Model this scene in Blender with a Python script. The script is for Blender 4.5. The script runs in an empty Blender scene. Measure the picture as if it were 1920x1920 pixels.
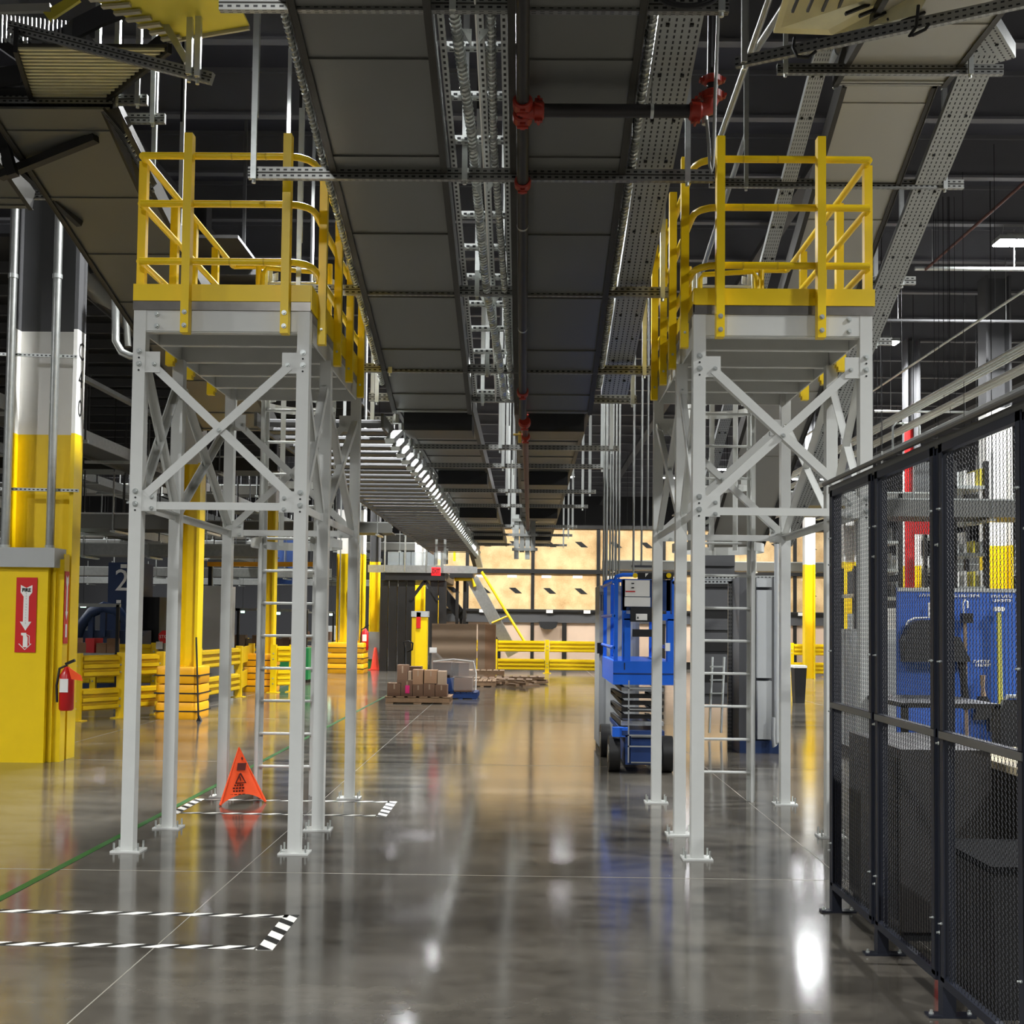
import bpy, math, random
from mathutils import Vector, Matrix
R = math.radians
random.seed(7)
sc = bpy.context.scene
COL = sc.collection

# ------------------------------------------------------------------ camera
F_PX, PPX, PPY = 2100.0, 960.0, 1077.0
CAMZ = 1.65
cam_d = bpy.data.cameras.new('camera'); cam = bpy.data.objects.new('camera', cam_d); COL.objects.link(cam)
cam_d.sensor_width = 36; cam_d.lens = F_PX / 1920 * 36
cam_d.shift_y = (PPY - 960) / 1920; cam_d.clip_start = .05; cam_d.clip_end = 300
PITCH, YAW, ROLL = math.atan(88 / F_PX), math.atan(27 / F_PX), R(.65)
CM = Matrix.Rotation(YAW, 3, 'Z') @ Matrix.Rotation(R(90) + PITCH, 3, 'X') @ Matrix.Rotation(ROLL, 3, 'Z')
cam.matrix_world = Matrix.Translation((0, 0, CAMZ)) @ CM.to_4x4()
sc.camera = cam
# ------------------------------------------------------------------ view, world
sc.view_settings.view_transform = 'Standard'; sc.view_settings.look = 'None'
sc.view_settings.gamma = 1; sc.view_settings.use_curve_mapping = False
sc.view_settings.exposure = 0.32
w = bpy.data.worlds.new('world'); sc.world = w; w.use_nodes = True
w.node_tree.nodes['Background'].inputs[0].default_value = (.6, .65, .7, 1)
w.node_tree.nodes['Background'].inputs[1].default_value = .05
sc.cycles.max_bounces = 7; sc.cycles.glossy_bounces = 4; sc.cycles.diffuse_bounces = 3
sc.cycles.sample_clamp_indirect = 6; sc.cycles.use_denoising = True
# lamp positions of the hall: rows of high bay lights (x, rows of y)
LAMP_Z = 8.3
LAMP_W = 720
ROWS = [(-21.5, 'far left'), (-11.6, 'left'), (-2.3, 'middle'), (8.4, 'right'), (18.0, 'far right')]
LAMP_Y = [-1.7, 5.3, 12.3, 19.3, 26.3, 33.3, 40.3, 48.3, 57.3]

def P(u, v, d):
    "world point seen at photo pixel (u, v) at distance d down the hall"
    r = CM @ Vector(((u - PPX) / F_PX, -(v - PPY) / F_PX, -1))
    k = d / r.y
    return Vector((r.x * k, d, CAMZ + r.z * k))
def X(u, d, v=1165): return P(u, v, d).x
def Z(v, d, u=987): return P(u, v, d).z

# ------------------------------------------------------------------ materials
def lin(c):
    return tuple((x / 255 / 12.92) if x / 255 <= .04045 else ((x / 255 + .055) / 1.055) ** 2.4 for x in c) + (1,)
MATS = {}
def mat(name, col, rough=.5, metal=0, var=.12, scale=6, bump=0, spec=.5, emit=0, alpha=1, coat=0):
    m = bpy.data.materials.new(name); m.use_nodes = True; nt = m.node_tree; n = nt.nodes; l = nt.links
    b = n['Principled BSDF']; c = lin(col)
    b.inputs['Roughness'].default_value = rough; b.inputs['Metallic'].default_value = metal
    b.inputs['Specular IOR Level'].default_value = spec
    b.inputs['Coat Weight'].default_value = coat
    tc = n.new('ShaderNodeTexCoord'); ns = n.new('ShaderNodeTexNoise'); ns.inputs['Scale'].default_value = scale
    ns.inputs['Detail'].default_value = 4
    l.new(tc.outputs['Object'], ns.inputs['Vector'])
    if var:
        mx = n.new('ShaderNodeMix'); mx.data_type = 'RGBA'
        mx.inputs[6].default_value = tuple(x * (1 - var) for x in c[:3]) + (1,)
        mx.inputs[7].default_value = tuple(min(1, x * (1 + var)) for x in c[:3]) + (1,)
        l.new(ns.outputs['Fac'], mx.inputs[0]); l.new(mx.outputs[2], b.inputs['Base Color'])
    else: b.inputs['Base Color'].default_value = c
    if bump:
        bp = n.new('ShaderNodeBump'); bp.inputs['Strength'].default_value = bump; bp.inputs['Distance'].default_value = .01
        l.new(ns.outputs['Fac'], bp.inputs['Height']); l.new(bp.outputs[0], b.inputs['Normal'])
    if emit:
        b.inputs['Emission Color'].default_value = c; b.inputs['Emission Strength'].default_value = emit
    if alpha < 1:
        b.inputs['Alpha'].default_value = alpha
    MATS[name] = m
    return m
def perf(name, col, dark, rough, metal, bands, pu=.05, fill=.55, hv=.1):
    "metal with rows of punched slots, laid out along the UV length of each bar"
    m = mat(name, col, rough, metal, .1); nt = m.node_tree; n = nt.nodes; l = nt.links; b = n['Principled BSDF']
    uv = n.new('ShaderNodeUVMap'); sx = n.new('ShaderNodeSeparateXYZ'); l.new(uv.outputs[0], sx.inputs[0])
    def M(op, a, bb=None):
        k = n.new('ShaderNodeMath'); k.operation = op
        for i, q in enumerate((a, bb)):
            if q is None: continue
            if isinstance(q, (int, float)): k.inputs[i].default_value = q
            else: l.new(q, k.inputs[i])
        return k.outputs[0]
    fu = M('LESS_THAN', M('FRACT', M('DIVIDE', sx.outputs[0], pu)), fill)
    fv = M('LESS_THAN', M('ABSOLUTE', M('SUBTRACT', M('FRACT', M('MULTIPLY', sx.outputs[1], bands)), .5)), hv)
    k = M('MULTIPLY', fu, fv)
    src = b.inputs['Base Color'].links[0].from_socket
    mx = n.new('ShaderNodeMix'); mx.data_type = 'RGBA'; l.new(k, mx.inputs[0]); l.new(src, mx.inputs[6])
    mx.inputs[7].default_value = lin(dark); l.new(mx.outputs[2], b.inputs['Base Color'])
    inv = M('SUBTRACT', 1, k); l.new(M('MULTIPLY', inv, metal), b.inputs['Metallic'])
    return m
grey = mat('grey_paint', (203, 204, 199), .42, 0, .05, 9, .03)
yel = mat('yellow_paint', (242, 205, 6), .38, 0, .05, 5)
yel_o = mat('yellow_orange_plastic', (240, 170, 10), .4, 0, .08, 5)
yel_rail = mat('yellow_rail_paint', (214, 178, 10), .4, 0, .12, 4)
white = mat('white_paint', (226, 224, 218), .5, 0, .04)
dgrey = mat('dark_grey_paint', (72, 72, 73), .6, 0, .08)
galv = mat('galvanized_steel', (172, 174, 170), .38, .85, .22, 14, .05)
galv_b = mat('bright_galvanized_steel', (214, 218, 214), .3, .7, .18, 20, .05)
pan = mat('galvanized_pan_sheet', (118, 118, 113), .42, .75, .07, 1.6, .02)
pan_l = mat('light_pan_sheet', (170, 168, 158), .5, .5, .06, 1.6, .02)
pan_t = mat('ribbed_pan_sheet', (226, 220, 180), .36, .35, .15, 8)
pan_y = mat('yellow_and_reflected_yellow', (214, 200, 70), .4, .2, .15, 3)
rail_d = mat('dark_side_channel', (62, 60, 54), .45, .5, .15)
strut = perf('slotted_strut', (150, 150, 145), (18, 18, 18), .4, .8, 2, .05, .5, .16)
strut_b = perf('bright_slotted_strut', (205, 208, 204), (25, 25, 25), .35, .75, 1, .05, .5, .2)
tray = perf('slotted_tray', (168, 170, 166), (30, 30, 30), .5, .6, 6, .045, .55, .13)
mpipe = mat('black_steel_pipe', (44, 42, 42), .42, .3, .2)
rustp = mat('rust_red_pipe', (86, 44, 36), .5, .2, .3)
redc = mat('red_coupling', (150, 42, 26), .4, 0, .2, 12)
brass = mat('brass', (200, 170, 90), .3, .9, .1)
navy = mat('navy_fence_paint', (30, 33, 43), .5, .1, .1)
navy_l = mat('grey_fence_rail', (92, 92, 90), .45, .3, .1)
meshm = mat('dark_mesh_steel', (16, 17, 22), .55, 0, .1, spec=.25)
black = mat('black_rubber', (22, 22, 23), .55, 0, .15)
blackm = mat('black_metal', (34, 33, 32), .45, .3, .15)
blue = mat('lift_blue_paint', (28, 100, 214), .35, 0, .06)
blue_d = mat('dark_blue_paint', (22, 52, 104), .45, 0, .15)
blueb = mat('blue_board', (44, 88, 176), .5, 0, .05)
machb = mat('machine_blue', (24, 48, 88), .45, 0, .1)
orange = mat('orange_fabric', (255, 84, 22), .7, 0, .06, 12, .2)
conem = mat('cone_plastic', (250, 70, 40), .5, 0, .05)
ink = mat('dark_print', (84, 20, 8), .8, 0, 0)
inkb = mat('black_print', (20, 20, 20), .7, 0, 0)
signr = mat('red_sign', (206, 34, 34), .4, 0, .03)
signw = mat('white_print', (238, 236, 230), .5, 0, 0)
ext = mat('extinguisher_red', (190, 20, 22), .3, 0, .05)
card = mat('cardboard', (146, 112, 84), .8, 0, .12, 5)
card_d = mat('brown_cardboard', (112, 84, 64), .8, 0, .12, 5)
card_l = mat('grey_cardboard', (150, 128, 106), .85, 0, .05, 3)
wood = mat('pallet_wood', (134, 106, 78), .8, 0, .25, 12)
wrap = mat('stretch_wrap', (225, 228, 230), .25, 0, .1, 10, .4, alpha=.16)
pink = mat('pink_label', (225, 40, 120), .6, 0, 0)
cab = mat('cabinet_grey', (150, 152, 152), .5, .1, .05)
cab_l = mat('cabinet_door_grey', (176, 178, 176), .45, .1, .04)
deck = mat('deck_edge_steel', (150, 146, 140), .28, .85, .25, 10)
hosegrey = mat('grey_hose', (150, 150, 144), .45, .3, .1)
skin_tan = mat('desk_laminate', (214, 198, 160), .5, 0, .05)
redlit = mat('red_indicator', (255, 30, 40), .4, 0, 0, emit=6)
exitm = mat('lit_exit_red', (255, 26, 32), .4, 0, 0, emit=1.4)
lens = mat('lamp_lens', (250, 250, 255), .4, 0, 0, emit=60)
greenl = mat('green_floor_tape', (24, 84, 28), .45, 0, .15, 10)
whitet = mat('white_floor_line', (150, 146, 134), .5, 0, .1, 20)
orange_b = mat('orange_beam_paint', (236, 160, 20), .45, 0, .06)
greenb = mat('green_bin', (20, 120, 60), .5, 0, .05)

def plywood():
    m = mat('plywood', (224, 188, 130), .6, 0, .0, 2); nt = m.node_tree; n = nt.nodes; l = nt.links; b = n['Principled BSDF']
    ns = n.new('ShaderNodeTexNoise'); ns.inputs['Scale'].default_value = 1.4; ns.inputs['Detail'].default_value = 5
    ns2 = n.new('ShaderNodeTexNoise'); ns2.inputs['Scale'].default_value = 24
    tc = n.new('ShaderNodeTexCoord'); l.new(tc.outputs['Object'], ns.inputs['Vector']); l.new(tc.outputs['Object'], ns2.inputs['Vector'])
    r = n.new('ShaderNodeValToRGB'); r.color_ramp.elements[0].position = .3; r.color_ramp.elements[0].color = lin((190, 150, 98))
    r.color_ramp.elements[1].position = .62; r.color_ramp.elements[1].color = lin((236, 204, 150))
    mx = n.new('ShaderNodeMath'); mx.operation = 'MULTIPLY_ADD'; l.new(ns2.outputs['Fac'], mx.inputs[0]); mx.inputs[1].default_value = .25
    l.new(ns.outputs['Fac'], mx.inputs[2]); sb = n.new('ShaderNodeMath'); sb.operation = 'SUBTRACT'; l.new(mx.outputs[0], sb.inputs[0]); sb.inputs[1].default_value = .12
    l.new(sb.outputs[0], r.inputs[0]); l.new(r.outputs[0], b.inputs['Base Color'])
    return m
ply = plywood()
ply_p = mat('pale_fibreboard', (206, 180, 156), .6, 0, .06, 3)

def hazard():
    m = mat('hazard_tape', (20, 20, 20), .5, 0, 0); nt = m.node_tree; n = nt.nodes; l = nt.links; b = n['Principled BSDF']
    uv = n.new('ShaderNodeUVMap'); sx = n.new('ShaderNodeSeparateXYZ'); l.new(uv.outputs[0], sx.inputs[0])
    a = n.new('ShaderNodeMath'); a.operation = 'MULTIPLY_ADD'; l.new(sx.outputs[1], a.inputs[0]); a.inputs[1].default_value = -.09; l.new(sx.outputs[0], a.inputs[2])
    d = n.new('ShaderNodeMath'); d.operation = 'DIVIDE'; l.new(a.outputs[0], d.inputs[0]); d.inputs[1].default_value = .17
    f = n.new('ShaderNodeMath'); f.operation = 'FRACT'; l.new(d.outputs[0], f.inputs[0])
    g = n.new('ShaderNodeMath'); g.operation = 'LESS_THAN'; l.new(f.outputs[0], g.inputs[0]); g.inputs[1].default_value = .55
    mx = n.new('ShaderNodeMix'); mx.data_type = 'RGBA'; l.new(g.outputs[0], mx.inputs[0])
    mx.inputs[6].default_value = lin((28, 27, 25)); mx.inputs[7].default_value = lin((240, 238, 230)); l.new(mx.outputs[2], b.inputs['Base Color'])
    return m
haz = hazard()

def floor_mat():
    m = bpy.data.materials.new('polished_concrete'); m.use_nodes = True; nt = m.node_tree; n = nt.nodes; l = nt.links; b = n['Principled BSDF']
    tc = n.new('ShaderNodeTexCoord')
    a = n.new('ShaderNodeTexNoise'); a.inputs['Scale'].default_value = .9; a.inputs['Detail'].default_value = 6; a.inputs['Roughness'].default_value = .65
    c = n.new('ShaderNodeTexNoise'); c.inputs['Scale'].default_value = 9; c.inputs['Detail'].default_value = 6
    mp = n.new('ShaderNodeMapping'); mp.inputs['Scale'].default_value = (.45, 1.5, 1); l.new(tc.outputs['Object'], mp.inputs[0])
    l.new(mp.outputs[0], a.inputs['Vector']); l.new(tc.outputs['Object'], c.inputs['Vector'])
    mul = n.new('ShaderNodeMath'); mul.operation = 'MULTIPLY_ADD'; l.new(c.outputs['Fac'], mul.inputs[0]); mul.inputs[1].default_value = .35; l.new(a.outputs['Fac'], mul.inputs[2])
    r = n.new('ShaderNodeValToRGB'); r.color_ramp.elements[0].position = .48; r.color_ramp.elements[0].color = lin((62, 58, 52))
    r.color_ramp.elements[1].position = .86; r.color_ramp.elements[1].color = lin((100, 95, 86))
    l.new(mul.outputs[0], r.inputs[0]); l.new(r.outputs[0], b.inputs['Base Color'])
    rr = n.new('ShaderNodeMapRange'); rr.inputs[3].default_value = .07; rr.inputs[4].default_value = .17; l.new(a.outputs['Fac'], rr.inputs[0]); l.new(rr.outputs[0], b.inputs['Roughness'])
    b.inputs['IOR'].default_value = 1.62
    bp = n.new('ShaderNodeBump'); bp.inputs['Strength'].default_value = .1; bp.inputs['Distance'].default_value = .006
    c2 = n.new('ShaderNodeTexNoise'); c2.inputs['Scale'].default_value = 2.6; c2.inputs['Detail'].default_value = 2; l.new(mp.outputs[0], c2.inputs['Vector'])
    l.new(c2.outputs['Fac'], bp.inputs['Height']); l.new(bp.outputs[0], b.inputs['Normal'])
    return m
floorm = floor_mat()
ceil_m = mat('ceiling_deck', (74, 74, 82), .7, 0, .1, 1)
beam_m = mat('roof_joist_paint', (104, 104, 108), .6, 0, .1, 2)
wall_m = mat('hall_wall', (40, 40, 42), .8, 0, .1, .5)

# ------------------------------------------------------------------ mesh builder
class MB:
    def __init__(s): s.v = []; s.f = []; s.uv = []
    def quad(s, idx, uvs=None):
        s.f.append(tuple(idx)); s.uv += uvs or [(0, 0)] * len(idx)
        return s
    def hexa(s, p, L=1.0):
        "8 corners: first 4 at one end, last 4 at the other; UV runs along the length"
        o = len(s.v); s.v += [tuple(q) for q in p]
        s.quad([o + 3, o + 2, o + 1, o]); s.quad([o + 4, o + 5, o + 6, o + 7])
        for i in range(4):
            j = (i + 1) % 4
            s.quad([o + i, o + j, o + 4 + j, o + 4 + i], [(0, 0), (0, 1), (L, 1), (L, 0)])
        return s
    def box(s, c, size, rz=0):
        cx, cy, cz = c; a, b, h = size[0] / 2, size[1] / 2, size[2] / 2
        co, si = math.cos(rz), math.sin(rz)
        def q(x, y, z): return (cx + x * co - y * si, cy + x * si + y * co, cz + z)
        # lengthwise along x
        return s.hexa([q(-a, -b, -h), q(-a, b, -h), q(-a, b, h), q(-a, -b, h), q(a, -b, -h), q(a, b, -h), q(a, b, h), q(a, -b, h)], size[0])
    def b2(s, lo, hi):
        return s.box([(lo[i] + hi[i]) / 2 for i in range(3)], [abs(hi[i] - lo[i]) for i in range(3)])
    def bar(s, p0, p1, w, h, up=(0, 0, 1)):
        p0 = Vector(p0); p1 = Vector(p1); d = p1 - p0; L = d.length; d.normalize()
        up = Vector(up)
        if abs(d.dot(up)) > .98: up = Vector((0, 1, 0))
        sd = d.cross(up).normalized(); u = sd.cross(d).normalized()
        c = [(-1, -1), (1, -1), (1, 1), (-1, 1)]
        a = [p0 + sd * (x * w / 2) + u * (y * h / 2) for x, y in c]; b = [p1 + sd * (x * w / 2) + u * (y * h / 2) for x, y in c]
        return s.hexa(a + b, L)
    def angle(s, p0, p1, w, t=.008, n=(0, -1, 0)):
        "an L-section brace: a flat leg facing n and a leg standing behind it"
        p0 = Vector(p0); p1 = Vector(p1); n = Vector(n); d = (p1 - p0).normalized(); sd = d.cross(n).normalized()
        s.bar(p0, p1, w, t, up=n)
        q = sd * (w / 2 - t / 2) - n * (w / 2)
        s.bar(p0 + q, p1 + q, t, w, up=n)
        return s
    def tube(s, pts, r, seg=10, cap=True):
        pts = [Vector(p) for p in pts]; o = len(s.v); n = len(pts); pn = None; acc = 0
        for i, p in enumerate(pts):
            d = (pts[min(i + 1, n - 1)] - pts[max(i - 1, 0)]).normalized()
            if pn is None:
                a = Vector((0, 0, 1)) if abs(d.z) < .9 else Vector((0, 1, 0)); pn = d.cross(a).normalized()
            else: pn = (pn - d * pn.dot(d)).normalized()
            b = d.cross(pn); rr = r[i] if isinstance(r, (list, tuple)) else r
            for k in range(seg):
                t = 2 * math.pi * k / seg; s.v.append(tuple(p + (pn * math.cos(t) + b * math.sin(t)) * rr))
        for i in range(n - 1):
            for k in range(seg):
                j = (k + 1) % seg; s.quad([o + i * seg + k, o + i * seg + j, o + (i + 1) * seg + j, o + (i + 1) * seg + k])
        if cap:
            s.quad([o + k for k in reversed(range(seg))]); s.quad([o + (n - 1) * seg + k for k in range(seg)])
        return s
    def cyl(s, c, r, h, ax=(0, 0, 1), seg=14):
        c = Vector(c); a = Vector(ax).normalized() * h / 2
        return s.tube([c - a, c + a], r, seg)
    def prism(s, poly, off):
        o = len(s.v); n = len(poly); off = Vector(off)
        s.v += [tuple(p) for p in poly] + [tuple(Vector(p) + off) for p in poly]
        s.quad(list(range(o, o + n))); s.quad([o + n + k for k in reversed(range(n))])
        for i in range(n):
            j = (i + 1) % n; s.quad([o + j, o + i, o + n + i, o + n + j])
        return s
    def build(s, name, m, parent=None, smooth=False, origin=None):
        me = bpy.data.meshes.new(name)
        org = Vector((0, 0, 0))
        q = parent
        while q is not None: org += q.location; q = q.parent
        if parent is None and origin is not None: org = Vector(origin)
        me.from_pydata([tuple(Vector(a) - org) for a in s.v], [], s.f)
        ul = me.uv_layers.new(name='UVMap'); fl = [x for t in s.uv for x in t]; ul.data.foreach_set('uv', fl)
        me.materials.append(m)
        if smooth:
            me.polygons.foreach_set('use_smooth', [True] * len(me.polygons))
            try: me.set_sharp_from_angle(angle=R(40))
            except Exception: pass
        me.update()
        o = bpy.data.objects.new(name, me); COL.objects.link(o)
        if parent is not None: o.parent = parent
        elif origin is not None: o.location = org
        return o
def tag(o, label, cat, group=None, kind=None):
    if label: o['label'] = label
    if cat: o['category'] = cat
    if group: o['group'] = group
    if kind: o['kind'] = kind
    return o
def thing(name, label, cat, loc=(0, 0, 0), group=None):
    o = bpy.data.objects.new(name, None); COL.objects.link(o); o.location = loc; o.empty_display_size = .1
    return tag(o, label, cat, group)
def struct(name, mb, m, parent=None, smooth=False):
    o = mb.build(name, m, parent, smooth)
    if parent is None: o['kind'] = 'structure'
    return o
def kids(o): return [c for c in o.children]
def copy_tree(o, loc, label=None):
    def cp(a, par):
        c = a.copy(); COL.objects.link(c); c.parent = par
        for ch in a.children: cp(ch, c)
        return c
    c = cp(o, None); c.location = loc
    if label: c['label'] = label
    return c
_tc = {}
def text(txt, size, org, m, parent, name='lettering', facing='-y', ext_=.002, sx=1.0, rot=0, label=None, bold=0):
    "flat lettering standing at org (its centre), reading towards -y or +x"
    cu = bpy.data.curves.new('t', 'FONT'); cu.body = txt; cu.size = size; cu.extrude = ext_; cu.align_x = 'CENTER'; cu.align_y = 'CENTER'
    cu.resolution_u = 2; cu.offset = bold
    t = bpy.data.objects.new('t', cu); COL.objects.link(t); dg = bpy.context.evaluated_depsgraph_get(); dg.update()
    me = bpy.data.meshes.new_from_object(t.evaluated_get(dg)); bpy.data.objects.remove(t); bpy.data.curves.remove(cu)
    A = Matrix.Rotation(R(90), 4, 'X')
    if facing == '+x': A = Matrix.Rotation(R(90), 4, 'Z') @ A
    if facing == '-x': A = Matrix.Rotation(R(-90), 4, 'Z') @ A
    o0 = Vector((0, 0, 0)); q = parent
    while q is not None: o0 += q.location; q = q.parent
    me.transform(Matrix.Translation(Vector(org) - o0) @ A @ Matrix.Rotation(rot, 4, 'Z') @ Matrix.Scale(sx, 4, (1, 0, 0)))
    me.materials.clear(); me.materials.append(m)
    o = bpy.data.objects.new(name, me); COL.objects.link(o); o.parent = parent
    if label: o['label'] = label
    return o
def bolts(parent, pts, ax=(0, -1, 0), r=.016, m=None, name='bolt'):
    src = None
    for p in pts:
        if src is None or src[1] != (r, tuple(ax)):
            b = MB(); a = Vector(ax).normalized(); b.tube([(0, 0, 0), a * .006], r, 10); b.tube([a * .006, a * .016], r * .62, 6)
            me = bpy.data.meshes.new('bolt'); me.from_pydata(b.v, [], b.f); me.materials.append(m or galv_b); src = (me, (r, tuple(ax)))
        o = bpy.data.objects.new(name, src[0]); COL.objects.link(o); o.parent = parent
        org = Vector((0, 0, 0)); q = parent
        while q is not None: org += q.location; q = q.parent
        o.location = Vector(p) - org
def arc(c, r, a0, a1, n, ax='xy', z=0):
    out = []
    for i in range(n + 1):
        t = R(a0 + (a1 - a0) * i / n); x, y = r * math.cos(t), r * math.sin(t)
        out.append({'xy': (c[0] + x, c[1] + y, c[2]), 'xz': (c[0] + x, c[1], c[2] + y), 'yz': (c[0], c[1] + x, c[2] + y)}[ax])
    return out
ORD = ['nearest', 'second', 'third', 'fourth', 'fifth', 'sixth', 'seventh', 'eighth', 'ninth', 'tenth', 'eleventh', 'twelfth', 'thirteenth', 'fourteenth', 'fifteenth', 'sixteenth']

# ================================================================== SETTING
XL, XR, YF, YB, ZC = -30, 26, -14, 64, 9.3
fl = struct('floor', MB().b2((XL, YF, -.2), (XR, YB, 0)), floorm)
for x in (-1.84, 2.08, -5.9, 6.1, -9.9):
    MB().b2((x - .003, YF + 1, 0), (x + .003, YB - 1, .0008)).build('control_joint', whitet, fl)
for y in (2.0, 7.34, 12.93, 18.5, 24.1, 29.7):
    MB().b2((XL + 1, y - .004, 0), (XR - 1, y + .004, .0008)).build('control_joint', whitet, fl)
ce = struct('ceiling', MB().b2((XL, YF, ZC), (XR, YB, ZC + .2)), ceil_m)
y = -11.0
while y < YB - 1:
    b = MB(); b.b2((XL + .3, y - .07, 8.62), (XR - .3, y + .07, 8.66)); b.b2((XL + .3, y - .05, ZC - .06), (XR - .3, y + .05, ZC))
    b.b2((XL + .3, y - .006, 8.66), (XR - .3, y + .006, ZC - .06)); b.build('roof_joist', beam_m, ce); y += 2.02
for x in (-19, -5.7, 4.2, 13.5):
    b = MB(); b.b2((x - .12, YF + .3, 8.30), (x + .12, YB - .3, 8.34)); b.b2((x - .01, YF + .3, 8.34), (x + .01, YB - .3, 8.6)); b.build('roof_girder', dgrey, ce)
struct('wall_left', MB().b2((XL - .2, YF, 0), (XL, YB, ZC)), wall_m)
struct('wall_right', MB().b2((XR, YF, 0), (XR + .2, YB, ZC)), wall_m)
struct('wall_back', MB().b2((XL, YB, 0), (XR, YB + .2, ZC)), wall_m)
struct('wall_front', MB().b2((XL, YF - .2, 0), (XR, YF, ZC)), wall_m)

# ------------------------------------------------------------------ hall lights
def high_bay(x, y, label):
    t = thing('high_bay_light', label, 'light', (x, y, LAMP_Z), 'high bay lights')
    b = MB(); b.box((x, y, LAMP_Z + .06), (.62, .36, .08)); b.box((x, y, LAMP_Z + .13), (.3, .16, .08)); b.build('housing', galv_b, t)
    for q in (-.155, .155): MB().box((x + q, y, LAMP_Z + .01), (.28, .32, .02)).build('lamp_lens', lens, t)
    for q in (-.2, .2): MB().tube([(x + q, y, LAMP_Z + .1), (x + q * .4, y, 9.3)], .004, 6).build('hanging_wire', galv, t)
    ld = bpy.data.lights.new('lamp', 'AREA'); ld.shape = 'RECTANGLE'; ld.size = .6; ld.size_y = .34; ld.energy = LAMP_W; ld.color = (.97, .99, 1)
    ld.spread = R(150)
    lo = bpy.data.objects.new('lamp', ld); COL.objects.link(lo); lo.parent = t; lo.location = (0, 0, -.03)
    return t
for x, side in ROWS:
    for i, y in enumerate(LAMP_Y):
        if (side, i) in (('middle', 1), ('left', 2)): continue
        high_bay(x, y, 'white high bay light in the %s row, %s from the front of the hall' % (side, ORD[i].replace('nearest', 'first')))

for i, (x, lab) in enumerate(((-3.6, 'leftmost'), (.8, 'second from the left'), (5.0, 'third from the left'), (9.4, 'rightmost'))):  # added lights, mostly hidden behind the conveyors, to brighten the plywood wall
    t = thing('added_strip_light', 'added long strip light brightening the plywood wall, %s' % lab, 'light', (x, 36.6, 6.4), 'added strip lights at the plywood wall')
    MB().box((x, 36.6, 6.45), (1.5, .2, .08)).build('housing', galv, t); MB().box((x, 36.6, 6.4), (1.45, .16, .02)).build('lamp_lens', lens, t)
    for q in (-.6, .6): MB().tube([(x + q, 36.6, 6.48), (x + q, 36.6, 9.3)], .008, 5).build('hanging_wire', dgrey, t)
    ld = bpy.data.lights.new('lamp', 'AREA'); ld.shape = 'RECTANGLE'; ld.size = 1.4; ld.size_y = .16; ld.energy = 140; ld.color = (1, .98, .93)
    lo = bpy.data.objects.new('lamp', ld); COL.objects.link(lo); lo.parent = t; lo.location = (0, 0, -.03); lo.rotation_euler = (R(25), 0, 0)

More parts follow.
